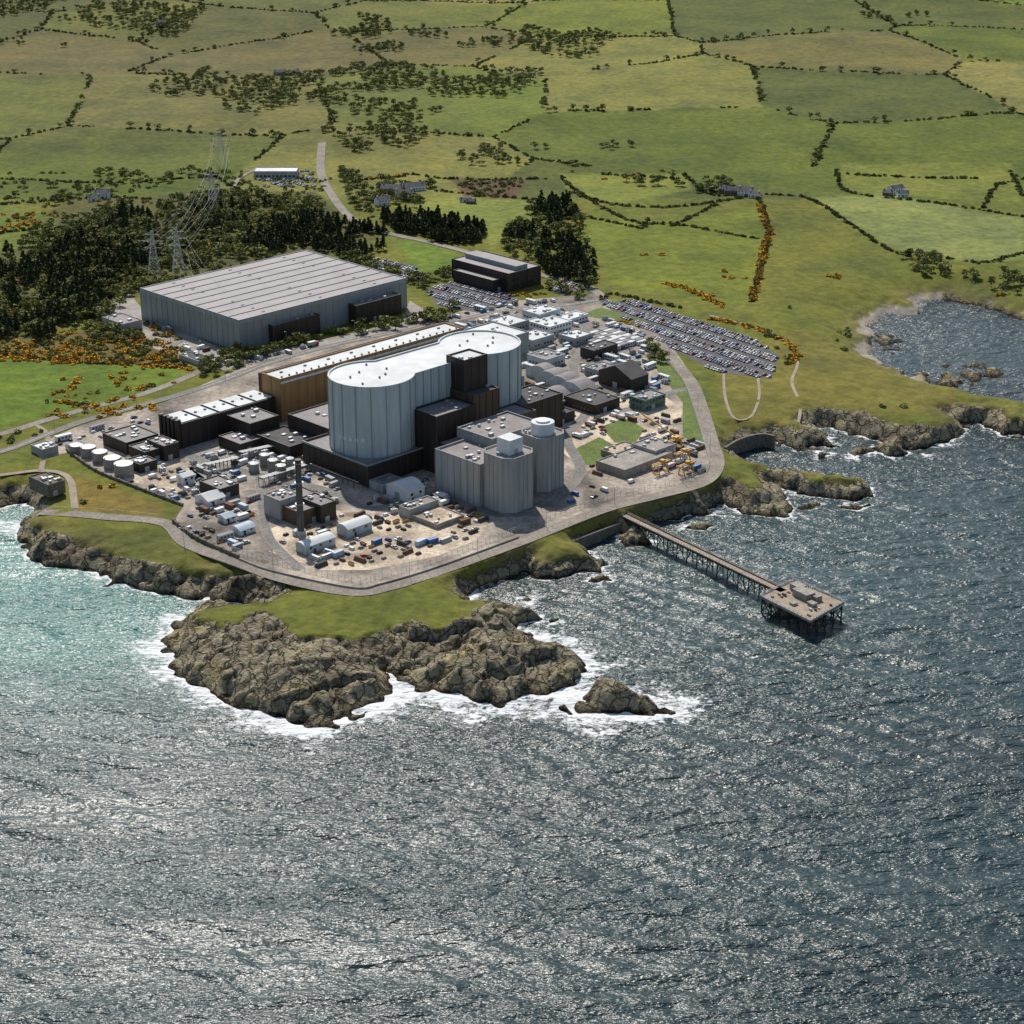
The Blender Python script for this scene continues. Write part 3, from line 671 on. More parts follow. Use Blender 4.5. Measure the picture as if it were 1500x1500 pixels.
# ================================================================== small object prototypes
def car_mesh(paint,van=False):
    mb=MB(); L,W=(4.3,1.75) if not van else (5.4,2.0)
    if van: prof=[(-2.7,.35),(2.7,.35),(2.7,1.0),(2.0,1.25),(1.5,2.1),(1.2,2.2),(-2.65,2.2),(-2.7,1.9)]
    else: prof=[(-2.15,.3),(2.15,.3),(2.18,.6),(2.05,.8),(1.0,.92),(-1.7,.95),(-2.1,.85)]
    def ext(pf,w0,w1,m):
        n=len(pf); vs=[(x,-w0/2,z) for x,z in pf]+[(x,w0/2,z) for x,z in pf]; mb.add(vs,[tuple(range(n)),tuple(reversed(range(n,2*n)))]+[(i,n+i,n+(i+1)%n,(i+1)%n) for i in range(n)],m)
    ext(prof,W,W,paint)
    if not van:
        b=[(1.0,.92),(-1.75,.95)];t=[(.35,1.42),(-1.25,1.42)]
        vs=[(b[0][0],-.82,.92),(b[0][0],.82,.92),(b[1][0],.82,.95),(b[1][0],-.82,.95),(t[0][0],-.65,1.42),(t[0][0],.65,1.42),(t[1][0],.65,1.42),(t[1][0],-.65,1.42)]
        mb.add(vs,[(0,1,5,4),(1,2,6,5),(2,3,7,6),(3,0,4,7)],m_glass)
        vs=[(.4,-.67,1.425),(.4,.67,1.425),(-1.3,.67,1.425),(-1.3,-.67,1.425),(.3,-.62,1.47),(.3,.62,1.47),(-1.2,.62,1.47),(-1.2,-.62,1.47)]
        mb.add(vs,[(0,1,5,4),(1,2,6,5),(2,3,7,6),(3,0,4,7),(4,5,6,7)],paint)
    else:
        mb.add([(1.99,-.85,1.27),(1.99,.85,1.27),(1.56,.8,2.02),(1.56,-.8,2.02)],[(0,1,2,3)],m_glass)
        for s in(-1,1): mb.add([(1.7,1.01*s,1.3),(.7,1.01*s,1.3),(.7,1.01*s,1.9),(1.4,1.01*s,1.9)],[(0,1,2,3)],m_glass)
    for x in(-L*.31,L*.32):
        for y in(-W/2+.08,W/2-.08):
            n=10; vs=[(x+.33*math.cos(6.283*i/n),y+dy,.33+.33*math.sin(6.283*i/n)) for dy in(-.12,.12) for i in range(n)]
            mb.add(vs,[tuple(range(n)),tuple(range(n,2*n))]+[(i,(i+1)%n,n+(i+1)%n,n+i) for i in range(n)],m_rub)
    return mb.mesh('parked_car')
cols=[(.55,.57,.58),(.6,.6,.6),(.04,.045,.05),(.12,.13,.14),(.03,.07,.25),(.25,.03,.03),(.75,.75,.74),(.06,.12,.2),(.3,.32,.33)]
def paintm(i,c): return M('car_paint_%d'%i,c,.3,.03)
carm=[car_mesh(paintm(i,c)) for i,c in enumerate(cols)]
vanm=[car_mesh(m_white,True),car_mesh(m_blue,True),car_mesh(m_white,True)]
def boxlike(kind,m,m2=None):
    mb=MB()
    if kind=='container':
        mb.box((0,0),6.1,2.44,.1,2.6,m,0)
        for k in range(13):
            for s in(-1,1): mb.box((-2.9+k*.48,s*1.25),.16,.1,.15,2.5,m,0)
        for s in(-.6,.6): mb.box((3.08,s),.06,1.1,.2,2.5,m,0)
        mb.box((0,0),6.2,2.5,0,.1,m_dark,0)
    if kind=='cabin':
        mb.box((0,0),9.6,3,.3,2.9,m,0); mb.box((0,0),9.9,3.2,2.9,3.1,m2 or m_groof,0)
        for k in range(4):
            for s in(-1,1): mb.box((-3.4+k*2.2,s*1.53),1.2,.08,1.3,2.3,m_glass,0)
        mb.box((4.83,0),.08,.9,.35,2.4,m_dark,0)
        for x in(-4,0,4):
            for y in(-1.2,1.2): mb.box((x,y),.4,.4,0,.3,m_conc,0)
    if kind=='stack':
        for k in range(3): mb.box((0,0),3.4-k*.5,1.9-k*.3,.15+k*.42,.45+k*.42,m,0)
        for k in range(3):
            for x in(-1.1,0,1.1): mb.box((x,0),.2,2.0-k*.3,k*.42,k*.42+.15,m_timber,0)
    if kind=='pipes':
        for r in range(3):
            for c in range(4-r): mb.beam((-3.2,(-1.2+c*.8+r*.4),.4+r*.68),(3.2,(-1.2+c*.8+r*.4),.4+r*.68),.6,m)
        for x in(-2,2): mb.box((x,0),.2,3.6,0,.1,m_timber,0)
    if kind=='skip':
        mb.add([(-1.5,-.8,0),(1.5,-.8,0),(1.5,.8,0),(-1.5,.8,0),(-2,-.95,1.3),(2,-.95,1.3),(2,.95,1.3),(-2,.95,1.3)],[(0,1,5,4),(1,2,6,5),(2,3,7,6),(3,0,4,7),(0,1,2,3)],m)
        mb.box((0,0),3.2,1.6,.8,.9,m_rust,0)
    if kind=='plant':
        mb.box((0,0),5,3.4,0,.4,m_conc,0); mb.box((-.5,0),3,2.2,.4,2.8,m,0); mb.box((1.6,0),.8,2,.4,2.2,m_steel,0)
        for k in range(3): mb.cyl((-1.3+k*.8,0),.18,2.8,3.8,m_steel,8)
        mb.cyl((-.5,1.3),.35,.4,2.4,m_white,10)
    return mb.mesh(kind)
cont=[boxlike('container',m) for m in(m_blue,m_white,m_rust,m_white,m_clad2,m_steel,m_conc2,m_lblue)]
cab=[boxlike('cabin',m_white,m_wroof),boxlike('cabin',m_clad,m_groof),boxlike('cabin',m_lblue,m_wroof)]
stk=[boxlike('stack',m) for m in(m_timber,m_conc,m_rust,m_white,m_dark)]
pip=[boxlike('pipes',m_rust),boxlike('pipes',m_steel),boxlike('pipes',m_droof)]
skp=[boxlike('skip',m_yel),boxlike('skip',m_droof),boxlike('skip',m_rust)]
plt=[boxlike('plant',m_steel),boxlike('plant',m_droof),boxlike('plant',m_conc2)]
def truck_mesh(pc_,bc):
    mb=MB(); mb.box((0,0),7.6,2.2,.7,1.0,m_dark,0); mb.box((-1,0),5.6,2.4,1.0,3.1,bc,0)
    mb.box((2.9,0),1.7,2.3,.6,2.5,pc_,0); mb.box((3.77,0),.06,2,1.5,2.3,m_glass,0)
    for x in(-2.8,-1.6,2.8):
        for y in(-1,1):
            n=10; vs=[(x+.5*math.cos(6.283*i/n),y+dy,.5+.5*math.sin(6.283*i/n)) for dy in(-.15,.15) for i in range(n)]
            mb.add(vs,[tuple(range(n)),tuple(range(n,2*n))]+[(i,(i+1)%n,n+(i+1)%n,n+i) for i in range(n)],m_rub)
    return mb.mesh('truck')
trk=[truck_mesh(m_white,m_white),truck_mesh(m_red,m_steel),truck_mesh(m_blue,m_white)]
def blocked(p,mg=3.5):
    for P,la,lc in feet:
        r_=p-P; u=r_@A; v=r_@C
        if -mg<u<la+mg and -mg<v<lc+mg: return True
    return False
def kept(p):
    for P,w in keep:
        if (np.abs(P-p).sum(1)<60).any():
            a=P[:-1];e=P[1:]-a; t=np.clip(((p-a)*e).sum(1)/((e*e).sum(1)+1e-9),0,1)
            if (np.hypot(*((a+e*t[:,None])-p).T)<w).any(): return True
    return any(inpoly(q,p) for q in lawnw)
used=[]
def fill(px,n,kinds,seed,sep=5,z=12.05):
    q=PX(px,12); r=random.Random(seed); lo=q.min(0);hi=q.max(0); k=0;t=0
    while k<n and t<n*30:
        t+=1; p=np.array([r.uniform(lo[0],hi[0]),r.uniform(lo[1],hi[1])])
        if vn(p[0]/14,p[1]/14,seed+500)<.38: continue
        if not inpoly(q,p) or blocked(p) or kept(p): continue
        nm,ms=r.choice(kinds); s=sep*(1.5 if nm in('site_cabin','truck') else 1)
        if any(abs(p[0]-a[0])+abs(p[1]-a[1])<s for a in used[-400:]): continue
        used.append(p); place(r.choice(ms),nm,p,z,math.pi/4+(math.pi/2 if r.random()<.4 else 0)+r.gauss(0,.05),r.uniform(.85,1.1)); k+=1
CT_=('shipping_container',cont);CA=('site_cabin',cab);SK=('pallet_stack',stk);PI=('pipe_stack',pip);SP=('waste_skip',skp);PL=('plant_unit',plt);CR=('parked_car',carm);VN=('parked_van',vanm);TR=('truck',trk)
fill([(262,765),(290,745),(380,730),(395,770),(350,805),(300,790)],50,[CT_,CT_,SP,SK,CA,CR],1,6)
fill([(130,668),(235,645),(300,690),(330,740),(265,735),(190,708)],48,[PL,SK,CR,VN,SK],2)
fill([(270,672),(420,640),(500,715),(490,745),(380,700),(300,712)],76,[PL,PL,CR,SK,SK,CT_,VN],3)
fill([(395,775),(470,745),(560,755),(640,735),(720,760),(700,785),(640,808),(540,828),(470,830),(400,810)],80,[SK,SK,SK,PI,CT_,SP,CR],4,5)
fill([(500,725),(640,700),(730,750),(650,770),(540,745)],50,[SK,PI,PL,SK,TR],5,5)
fill([(760,500),(880,465),(950,490),(980,560),(900,610),(800,600),(770,560)],120,[CA,CT_,CR,PL,VN,CA,SK],6,6)
fill([(800,610),(960,575),(1010,640),(1000,690),(880,700),(850,690)],50,[CT_,SK,PI,CR,SK,TR],7,6)
fill([(600,475),(740,445),(840,440),(840,470),(700,500)],60,[CR,VN,CA,PL],8,6)
fill([(790,745),(860,712),(960,702),(900,735)],6,[CR,VN],9,12)
fill([(60,655),(200,610),(230,620),(130,660)],25,[CR,CA,SK],10)
fill([(215,470),(345,522),(450,508),(580,478),(600,470),(450,520),(345,540),(250,505)],18,[CT_,PL,TR,CR],11,8)
fill([(990,640),(1030,640),(1040,690),(1000,700)],12,[CT_,SK,PI],12,6)
for r0 in range(4):
    for k in range(9):
        p=U(868,496,12)+A*(-8+r0*7.5)+B*(k*4.2-4)
        if blocked(p,1) or kept(p): continue
        place(cab[(k+r0)%2],'site_cabin',p,12.05,math.pi/4)
def carpark(px,dirv,seed,dens=.9,top=12.04):
    q=PX(px,12) if top<20 else drape(px); r=random.Random(seed); u=np.array(dirv,float);u/=np.linalg.norm(u); v=np.array([-u[1],u[0]])
    c=q.mean(0); ang=math.atan2(v[1],v[0]); rad=np.abs(q-c).max()*1.5; mb=MB()
    t=-rad
    while t<rad:
        for off in(0,5.2):
            s=-rad
            while s<rad:
                p=c+u*s+v*(t+off)
                if inpoly(q,p) and not blocked(p,1):
                    if r.random()<dens and vn(p[0]/30,p[1]/30,seed)>.12: place(r.choice(carm),'parked_car',p+u*r.uniform(-.15,.15)+v*r.uniform(-.3,.3),top if top<20 else hz(p)[0]+.3,ang+(math.pi if r.random()<.5 else 0))
                    if top<20: mb.box(p+u*1.3,.1,4.6,top-.001,top+.003,m_white,math.atan2(u[1],u[0]))
                s+=2.6
        t+=16.5
    if mb.v: mb.obj('parking_bay_markings')
carpark(cpoly,(.62,-.78),1)
carpark(cp[1],B,2); carpark(cp[2],B,3,.8); carpark(cp[3],B,4,.8)
carpark([(372,250),(462,250),(462,276),(378,274)],B,5,.6,30)
def gantry(p,w,h,L,ang):
    mb=MB(); ca=np.array([math.cos(ang),math.sin(ang)]);cb=np.array([-ca[1],ca[0]])
    for s in(-1,1):
        for e in(-1,1):
            mb.beam((*(p+ca*s*L/2+cb*e*w/2),12),(*(p+ca*s*L/2+cb*e*w/6),12+h),.5,m_yel)
        mb.beam((*(p+ca*s*L/2-cb*w/2),12.6),(*(p+ca*s*L/2+cb*w/2),12.6),.5,m_yel)
    for e in(-1,1): mb.beam((*(p-ca*(L/2+3)+cb*e*w/6),12+h),(*(p+ca*(L/2+3)+cb*e*w/6),12+h),.7,m_yel)
    mb.box(p+ca*L*.15,2.5,w/2,12+h,12+h+1.6,m_yel,ang); mb.beam((*(p+ca*L*.15),12+h),(*(p+ca*L*.15),12+h*.5),.15,m_dark)
    mb.obj('gantry_crane')
for x,y in[(988,658),(1000,676),(968,692),(1005,694)]: gantry(U(x,y,12),5,6,8,math.pi/4)
def mobcrane(p,ang,L=26,el=.5):
    mb=MB(); mb.box(p,9,2.6,12.8,14,m_yel,ang); ca=np.array([math.cos(ang),math.sin(ang)])
    mb.box(p-ca*2,3,2.4,14,16,m_yel,ang); mb.box(p+ca*3.6,1.6,2.4,14,15.2,m_glass,ang)
    for s in(-3.4,-1.2,1.2,3.4):
        for e in(-1.2,1.2):
            c=p+ca*s+np.array([-ca[1],ca[0]])*e; mb.cyl(c,.6,12.05,13,m_rub,8)
    e=p+ca*L*math.cos(el); mb.beam((*p,15.5),(*e,15.5+L*math.sin(el)),.7,m_yel); mb.beam((*e,15.5+L*math.sin(el)),(*e,18),.12,m_dark)
    mb.obj('mobile_crane')
mobcrane(U(988,646,12),2.5,26,.35)
lm=MB(); lm.cyl((0,0),.16,0,10,m_steel,8,r2=.09); lm.beam((0,0,10),(1.6,0,10.3),.14,m_steel); lm.box((1.9,0),.9,.35,10.2,10.4,m_steel,0); lme=lm.mesh('street_lamp')
for x,y in[(292,520),(322,508),(420,506),(520,490),(600,472),(250,500),(270,800),(400,836),(600,846),(700,812),(800,772),(900,738),(1000,706),(1040,660),(1022,600),(980,530),(930,480),(850,444),(750,452),(660,466),(330,556),(200,594),(80,628),(910,452),(980,470),(1050,495),(1110,520)]:
    place(lme,'street_lamp',U(x,y,12),12,rnd.uniform(0,6.28))
# ================================================================== PYLONS
def pylon(p,z,h,ang):
    mb=MB(); ca=np.array([math.cos(ang),math.sin(ang)]);cb=np.array([-ca[1],ca[0]])
    def cor(t): w=4.2*(1-t)**1.3+.7; zz=z+h*t; return [np.array([*(p+ca*a*w+cb*b_*w),zz]) for a,b_ in((1,1),(1,-1),(-1,-1),(-1,1))]
    ts=[0,.16,.3,.42,.53,.63,.72,.8,.88,.95,1]
    for t0,t1 in zip(ts,ts[1:]):
        a,b_=cor(t0),cor(t1)
        for i in range(4):
            mb.beam(a[i],b_[i],.24,m_pyl); mb.beam(a[i],b_[(i+1)%4],.11,m_pyl); mb.beam(a[(i+1)%4],b_[i],.11,m_pyl); mb.beam(b_[i],b_[(i+1)%4],.11,m_pyl)
    tips=[]
    for t,w in((.63,7),(.78,8.5),(.92,6)):
        for s in(-1,1):
            tip=np.array([*(p+ca*s*w),z+h*t]); cs=cor(t);cs2=cor(min(1,t+.05))
            for c_ in cs[:]+cs2[:2]:
                if (c_[:2]-p)@ca*s>0: mb.beam(c_,tip,.15,m_pyl)
            mb.beam(tip,tip-np.array([0,0,2.5]),.3,m_glass); tips.append(tip-np.array([0,0,2.5]))
    mb.obj('electricity_pylon'); return tips
pl=drape([(262,402),(312,308),(325,245),(238,405)])
zp=hz(pl); dv=pl[1]-pl[0]; pang=math.atan2(dv[1],dv[0])+math.pi/2
tt=[pylon(pl[0],zp[0],37,pang),pylon(pl[1],zp[1],34,pang),pylon(pl[2],zp[2],34,pang)]
tt0=pylon(pl[3]+np.array([-6,0]),zp[3],36,pang)
mb=MB()
def wire(a,b_,sag=5):
    pr=None
    for i in range(15):
        t=i/14; q=a*(1-t)+b_*t-np.array([0,0,4*sag*t*(1-t)])
        if pr is not None: mb.beam(pr,q,.06,m_pyl)
        pr=q
for i in range(6):
    wire(tt[0][i],tt[1][i]); wire(tt[1][i],tt[2][i])
    wire(tt[0][i],np.array([*U(300+i*12,470-i*3,30),34.]),3); wire(tt0[i],tt[1][i])
mb.obj('power_lines')
# ================================================================== HOUSES
def house(p,z,L,W,h,ang,wallm=m_white,roofm=m_slate):
    mb=MB(); mb.box((0,0),L,W,-1,h,wallm,0)
    r_=W*.35; o=.3
    vs=[(-L/2-o,-W/2-o,h-.1),(L/2+o,-W/2-o,h-.1),(L/2+o,0,h+r_),(-L/2-o,0,h+r_),(-L/2-o,W/2+o,h-.1),(L/2+o,W/2+o,h-.1)]
    mb.add(vs,[(0,1,2,3),(3,2,5,4)],roofm); mb.add([(-L/2,-W/2,h),(-L/2,W/2,h),(-L/2,0,h+r_-.1),(L/2,-W/2,h),(L/2,W/2,h),(L/2,0,h+r_-.1)],[(0,1,2),(3,4,5)],wallm)
    for s in(-1,1): mb.box((s*L*.4,0),.8,.8,h+r_*.6,h+r_+1,wallm,0)
    for k in range(int(L/3)):
        for zz_ in((1,3.4) if h>4 else (1,)):
            for s in(-1,1): mb.box((-L/2+1.5+k*3,s*(W/2+.03)),1,.08,zz_,zz_+1.1,m_glass,0)
    mb.box((0,-W/2-.05),1,.12,0,2.1,m_brown,0)
    o_=mb.obj('farmhouse'); o_.location=(*map(float,p),float(z)); o_.rotation_euler=(0,0,ang)
hs=[(1312,283,14,8,5),(1322,288,10,7,3.5),(1300,286,8,6,3),(1092,286,14,8,5),(1075,284,18,8,4),(1105,289,10,7,3),(1062,282,10,7,4),(575,283,20,10,5),(592,290,16,8,5),(605,278,22,9,4),(560,300,12,8,5),(150,290,14,8,5),(138,294,10,7,3),(682,296,10,5,2.5),(690,298,9,5,2.5)]
hp=drape([h_[:2] for h_ in hs]); hzv=hz(hp)
for h_,p,z in zip(hs,hp,hzv): house(p,z,h_[2],h_[3],h_[4],rnd.uniform(-.6,.6),rnd.choice([m_white,m_white,m_stone]))
pb=drape([(405,258)])[0]; zb_=hz(pb)[0]
mb=MB(); c_=pb; mb.building([c_+np.array(v) for v in((-20,-9),(20,-9),(20,9),(-20,9))],zb_-1,zb_+6,m_conc2,m_wroof,.6,win=([2.2],1.6,2.2,1.6)); mb.obj('training_centre')
fp=[(rnd.uniform(-900,1000),rnd.uniform(2100,3300)) for _ in range(5)]; fz=hz(np.array(fp))
for p,z in zip(fp,fz):
    for k in range(rnd.randint(1,2)): house((p[0]+k*16,p[1]+rnd.uniform(-9,9)),z,rnd.uniform(9,15),7,rnd.choice([3,4]),rnd.uniform(-1,1),rnd.choice([m_conc,m_stone]))
# ================================================================== VEGETATION
def leafm(name,c,c2,scale=.09):
    m,nt,b=newmat(name); n=noise(nt,scale,3,rough=.7); n2=noise(nt,.9,1)
    col=ramp(nt,n,[(.32,c),(.68,c2)]); col=mul(nt,col,ramp(nt,n2,[(.3,.7),(.7,1.3)]))
    nt.links.new(col,b.inputs['Base Color']); b.inputs['Roughness'].default_value=.9; b.inputs['Specular IOR Level'].default_value=.1; return m
m_fol=leafm('broadleaf_foliage',(.10,.115,.035),(.27,.27,.085),.05)
m_hed=leafm('hedge_foliage',(.07,.08,.03),(.15,.15,.05),.05)
m_con=leafm('conifer_foliage',(.038,.05,.022),(.085,.098,.04))
m_gor=leafm('gorse_foliage',(.07,.085,.028),(.12,.12,.04))
m_flw=leafm('gorse_blossom',(.58,.25,.012),(.75,.42,.04),.3)
m_bark=M('bark',(.07,.055,.04),.95,.2)
def quads(cent,size,rs):
    n=len(cent); a=rs.normal(size=(n,3)); a/=np.linalg.norm(a,axis=1)[:,None]
    b_=np.cross(a,rs.normal(size=(n,3))); b_/=np.linalg.norm(b_,axis=1)[:,None]
    s=(size*rs.uniform(.6,1.3,n))[:,None]; s2=s*rs.uniform(.5,1,(n,1))
    V=np.stack([cent-a*s-b_*s2*.6,cent+a*s*.8-b_*s2,cent+a*s+b_*s2*.7,cent-a*s*.7+b_*s2],1).reshape(-1,3)
    return V,np.arange(4*n).reshape(-1,4)
def tree_proto(kind,seed):
    rs=np.random.RandomState(seed)
    if kind=='con':
        n=95; t=rs.uniform(0,1,n)**1.3; h=.18+.82*t; r=(1-t)*.24+.02; r*=(.75+.25*np.sin(h*40)); an=rs.uniform(0,6.283,n); q=np.sqrt(rs.uniform(.3,1,n))
        c=np.stack([r*q*np.cos(an),r*q*np.sin(an),h],1); V,F=quads(c,.075,rs)
    elif kind=='broad':
        lob=np.array([[rs.uniform(-.22,.22),rs.uniform(-.22,.22),rs.uniform(.38,.8)] for _ in range(6)]); lr=rs.uniform(.13,.24,6)
        n=110; k=rs.randint(0,6,n); d=rs.normal(size=(n,3)); d/=np.linalg.norm(d,axis=1)[:,None]; c=lob[k]+d*(lr[k]*rs.uniform(.55,1.05,n))[:,None]; V,F=quads(c,.075,rs)
    else:
        n=40; d=rs.normal(size=(n,3)); d/=np.linalg.norm(d,axis=1)[:,None]; d[:,2]=np.abs(d[:,2]); c=d*np.array([.5,.5,.55])*rs.uniform(.6,1.05,(n,1))+[0,0,.12]; V,F=quads(c,.17,rs)
    mi=np.zeros(len(F),int)
    if kind=='gorse': mi=(rs.rand(len(F))<.66).astype(int)
    if kind in('con','broad'):
        tv=[];tf=[]
        top=.9 if kind=='con' else .5
        segs=[((0,0,-.05),(0,0,top),.022,.006)]
        if kind=='broad': segs+=[((0,0,.25),(*l[:2],l[2]),.012,.004) for l in lob[:4]]
        for p,q,r0,r1 in segs:
            o=len(tv)
            for (x,y,z),r_ in((p,r0),(q,r1)):
                for i in range(4): tv.append((x+r_*math.cos(i*1.571),y+r_*math.sin(i*1.571),z))
            tf+=[(o+i,o+(i+1)%4,o+4+(i+1)%4,o+4+i) for i in range(4)]
        F=np.vstack([F,np.array(tf)+len(V)]); V=np.vstack([V,tv]); mi=np.concatenate([mi,np.ones(len(tf),int)])
    return V,F,mi
PR={k:[tree_proto(k,s+i*7) for i in range(5)] for k,s in(('con',1),('broad',2),('gorse',3),('bush',4))}
def scatter(name,kind,P,z,sx,sz,mats):
    Vs=[];Fs=[];Ms=[];o=0; n=len(P)
    if n==0: return
    idx=RS.randint(0,5,n)
    for v in range(5):
        I=np.where(idx==v)[0]
        if len(I)==0: continue
        V,F,mi=PR[kind][v]; an=RS.uniform(0,6.283,len(I)); ca=np.cos(an)[:,None];sa=np.sin(an)[:,None]
        x=(V[:,0]*ca-V[:,1]*sa)*sx[I][:,None]+P[I,0][:,None]; y=(V[:,0]*sa+V[:,1]*ca)*sx[I][:,None]+P[I,1][:,None]; zz_=V[:,2]*sz[I][:,None]+z[I][:,None]
        W=np.stack([x,y,zz_],-1).reshape(-1,3); FF=(F[None]+(np.arange(len(I))*len(V))[:,None,None]).reshape(-1,4)+o
        Vs.append(W);Fs.append(FF);Ms.append(np.tile(mi,len(I))); o+=len(W)
    npmesh(name,np.vstack(Vs),np.vstack(Fs),mats,np.concatenate(Ms))
def inside_pts(px,dens,seed,clump=None):
    q=drape(px); lo=q.min(0);hi=q.max(0); n=int((hi-lo).prod()*dens); rs=np.random.RandomState(seed)
    P=rs.uniform(lo,hi,(n,2)); s=sdf(q,P[:,0]+14*(fbm(P[:,0]/22,P[:,1]/22,5)-.5),P[:,1]+20*(fbm(P[:,0]/22,P[:,1]/22,6)-.5)); P=P[s>0]
    if clump: P=P[fbm(P[:,0]/clump[0],P[:,1]/clump[0],seed+5,3)>clump[1]]
    if len(P): P=P[land(P[:,0],P[:,1])>8]
    k=[not blocked(p,4) for p in P]; return P[np.array(k,bool)] if len(P) else P
def line_pts(px,step,jit):
    P=smooth(drape(px),6); out=[]
    for a,b_ in zip(P,P[1:]):
        L=np.linalg.norm(b_-a)
        for k in range(max(1,int(L/step))): out.append(a+(b_-a)*RS.rand()+RS.normal(size=2)*jit)
    return np.array(out)
def S_(n,a,b_): return RS.uniform(a,b_,n)
conw=[([(15,420),(60,385),(110,345),(170,330),(230,345),(240,375),(150,425),(140,465),(60,500),(0,500),(-60,480)],.014,(40,.46)),
([(350,350),(430,325),(480,325),(560,340),(575,370),(520,385),(460,365),(380,372)],.018,(35,.4)),
([(556,318),(640,320),(708,338),(710,360),(640,354),(575,336)],.03,None),
([(782,296),(828,296),(845,315),(812,335),(785,330)],.018,None),
([(790,350),(840,355),(868,372),(872,422),(840,422),(800,405),(788,375)],.018,None),
([(735,345),(785,335),(792,350),(770,362),(735,362)],.015,None),
([(110,325),(200,300),(300,300),(420,300),(470,320),(340,350),(240,345)],.008,(30,.54)),([(-60,400),(30,360),(50,400),(-40,450)],.012,(30,.42))]
PP=[inside_pts(p,d,i+1,c_) for i,(p,d,c_) in enumerate(conw)]; P=np.vstack([p for p in PP if len(p)])
scatter('conifer_woodland','con',P,hz(P),S_(len(P),13,19),S_(len(P),7,13),[m_con,m_bark])
brw=[([(60,335),(180,300),(330,283),(460,290),(500,330),(440,350),(340,385),(230,400),(190,440),(140,470),(0,500),(-200,520),(-200,390),(0,385)],.017,(45,.35)),
([(490,245),(560,262),(610,300),(600,315),(530,320),(500,285)],.012,(25,.45)),
([(782,296),(840,296),(868,372),(872,422),(800,405),(735,362),(735,345)],.010,(20,.4)),
([(1312,368),(1380,378),(1388,410),(1345,405)],.018,None),([(1400,395),(1500,400),(1500,440),(1440,430)],.012,(25,.42)),
([(1030,265),(1070,262),(1080,285),(1020,285)],.016,None),([(560,265),(640,270),(620,300),(565,300)],.012,(20,.45)),
([(270,540),(400,500),(600,468),(640,475),(480,495),(380,525),(300,560)],.026,None),
([(600,468),(680,450),(660,470),(620,480)],.02,None),([(480,385),(520,378),(640,415),(630,425),(560,410)],.02,(15,.4)),
([(640,395),(662,398),(662,420),(640,415)],.02,None),([(790,410),(870,418),(860,440),(800,425)],.012,(15,.45)),
([(140,465),(200,480),(205,500),(120,500)],.02,None),([(960,500),(985,530),(965,540),(945,510)],.02,None),
([(0,270),(140,270),(150,300),(0,300)],.006,(30,.47)),([(900,258),(1020,262),(1010,275),(930,272)],.004,None),([(130,250),(330,255),(300,280),(150,285)],.008,(25,.46)),([(500,380),(580,395),(600,410),(540,400)],.015,None)]
PP=[inside_pts(p,d,i+50,c_) for i,(p,d,c_) in enumerate(brw)]; P=np.vstack([p for p in PP if len(p)])
scatter('broadleaf_woodland','broad',P,hz(P),S_(len(P),7,14),S_(len(P),4.5,9.5),[m_fol,m_bark])
scr=[([(-100,500),(250,470),(290,540),(0,525)],.024,(20,.42)),([(60,335),(460,290),(500,350),(230,420),(0,500)],.024,(35,.3)),([(0,590),(250,560),(60,640),(0,650)],.01,(15,.5)),
([(1080,470),(1165,500),(1160,540),(1100,490)],.008,None),([(0,250),(500,250),(480,285),(0,330)],.006,(30,.46)),([(110,700),(230,745),(120,745)],.005,(12,.5)),([(670,262),(770,262),(750,290),(680,288)],.02,None),([(1250,590),(1300,560),(1340,590),(1300,620)],.004,None),([(1120,440),(1250,470),(1270,540),(1200,500)],.004,(18,.52))]
PP=[inside_pts(p,d,i+90,c_) for i,(p,d,c_) in enumerate(scr)]; P=np.vstack([p for p in PP if len(p)])
scatter('scrub','bush',P,hz(P),S_(len(P),2.5,6),S_(len(P),2,4),[m_fol])
hed=[[(1110,285),(1125,340),(1112,400),(1100,445)],[(1000,255),(1040,285),(1100,285),(1180,290),(1240,325),(1310,370),(1370,375)],[(1225,248),(1240,280),(1320,292),(1420,305),(1500,318)],[(820,258),(860,290),(930,325),(1000,330),(1110,350)],[(1440,305),(1460,272),(1500,262)],[(1370,375),(1440,385),(1500,370)],[(840,315),(870,320),(940,335)],[(0,300),(120,290),(220,292)],[(1100,287),(1000,302),(900,300),(830,280)],[(600,255),(660,262),(800,262)],[(-50,350),(80,330)],[(300,250),(360,285)],[(1480,250),(1500,290)],[(940,335),(950,322)],[(640,280),(700,285),(780,292)],[(985,332),(1050,300)],[(0,520),(120,530),(280,538)],[(880,440),(900,432),(1000,452)],[(500,245),(520,262),(600,258)],[(880,255),(1000,262)],[(1240,255),(1440,262)],[(0,262),(160,268),(330,258)]]
P=np.vstack([line_pts(h_,2.4,.9) for h_ in hed])
gx,gy=np.meshgrid(np.arange(-1500,1500,4.5),np.arange(1880,4200,4.5)); gx=gx.ravel()+RS.uniform(-2,2,gx.size);gy=gy.ravel()+RS.uniform(-2,2,gy.size)
k=np.abs(gx)<.33*gy+80; gx,gy=gx[k],gy[k]
_,e=cells(gx,gy*.8,235.); k=(e<3.6)&(fbm(gx/60,gy/60,99)>.38)
P2=np.stack([gx[k],gy[k]],1); P=np.vstack([P,P2])
scatter('hedgerow','bush',P,hz(P)-.2,S_(len(P),2.4,4.8),S_(len(P),1.6,3.8),[m_hed])
lf=.07*np.clip(-gx/400,-.5,1)
k=((e<6)&(RS.rand(len(e))<.06))|((fbm(gx/170,gy/230,123)>.645-lf)&(RS.rand(len(e))<.16)); P=np.stack([gx[k],gy[k]],1)
scatter('distant_trees','broad',P,hz(P),S_(len(P),7,12),S_(len(P),5,9),[m_fol,m_bark])
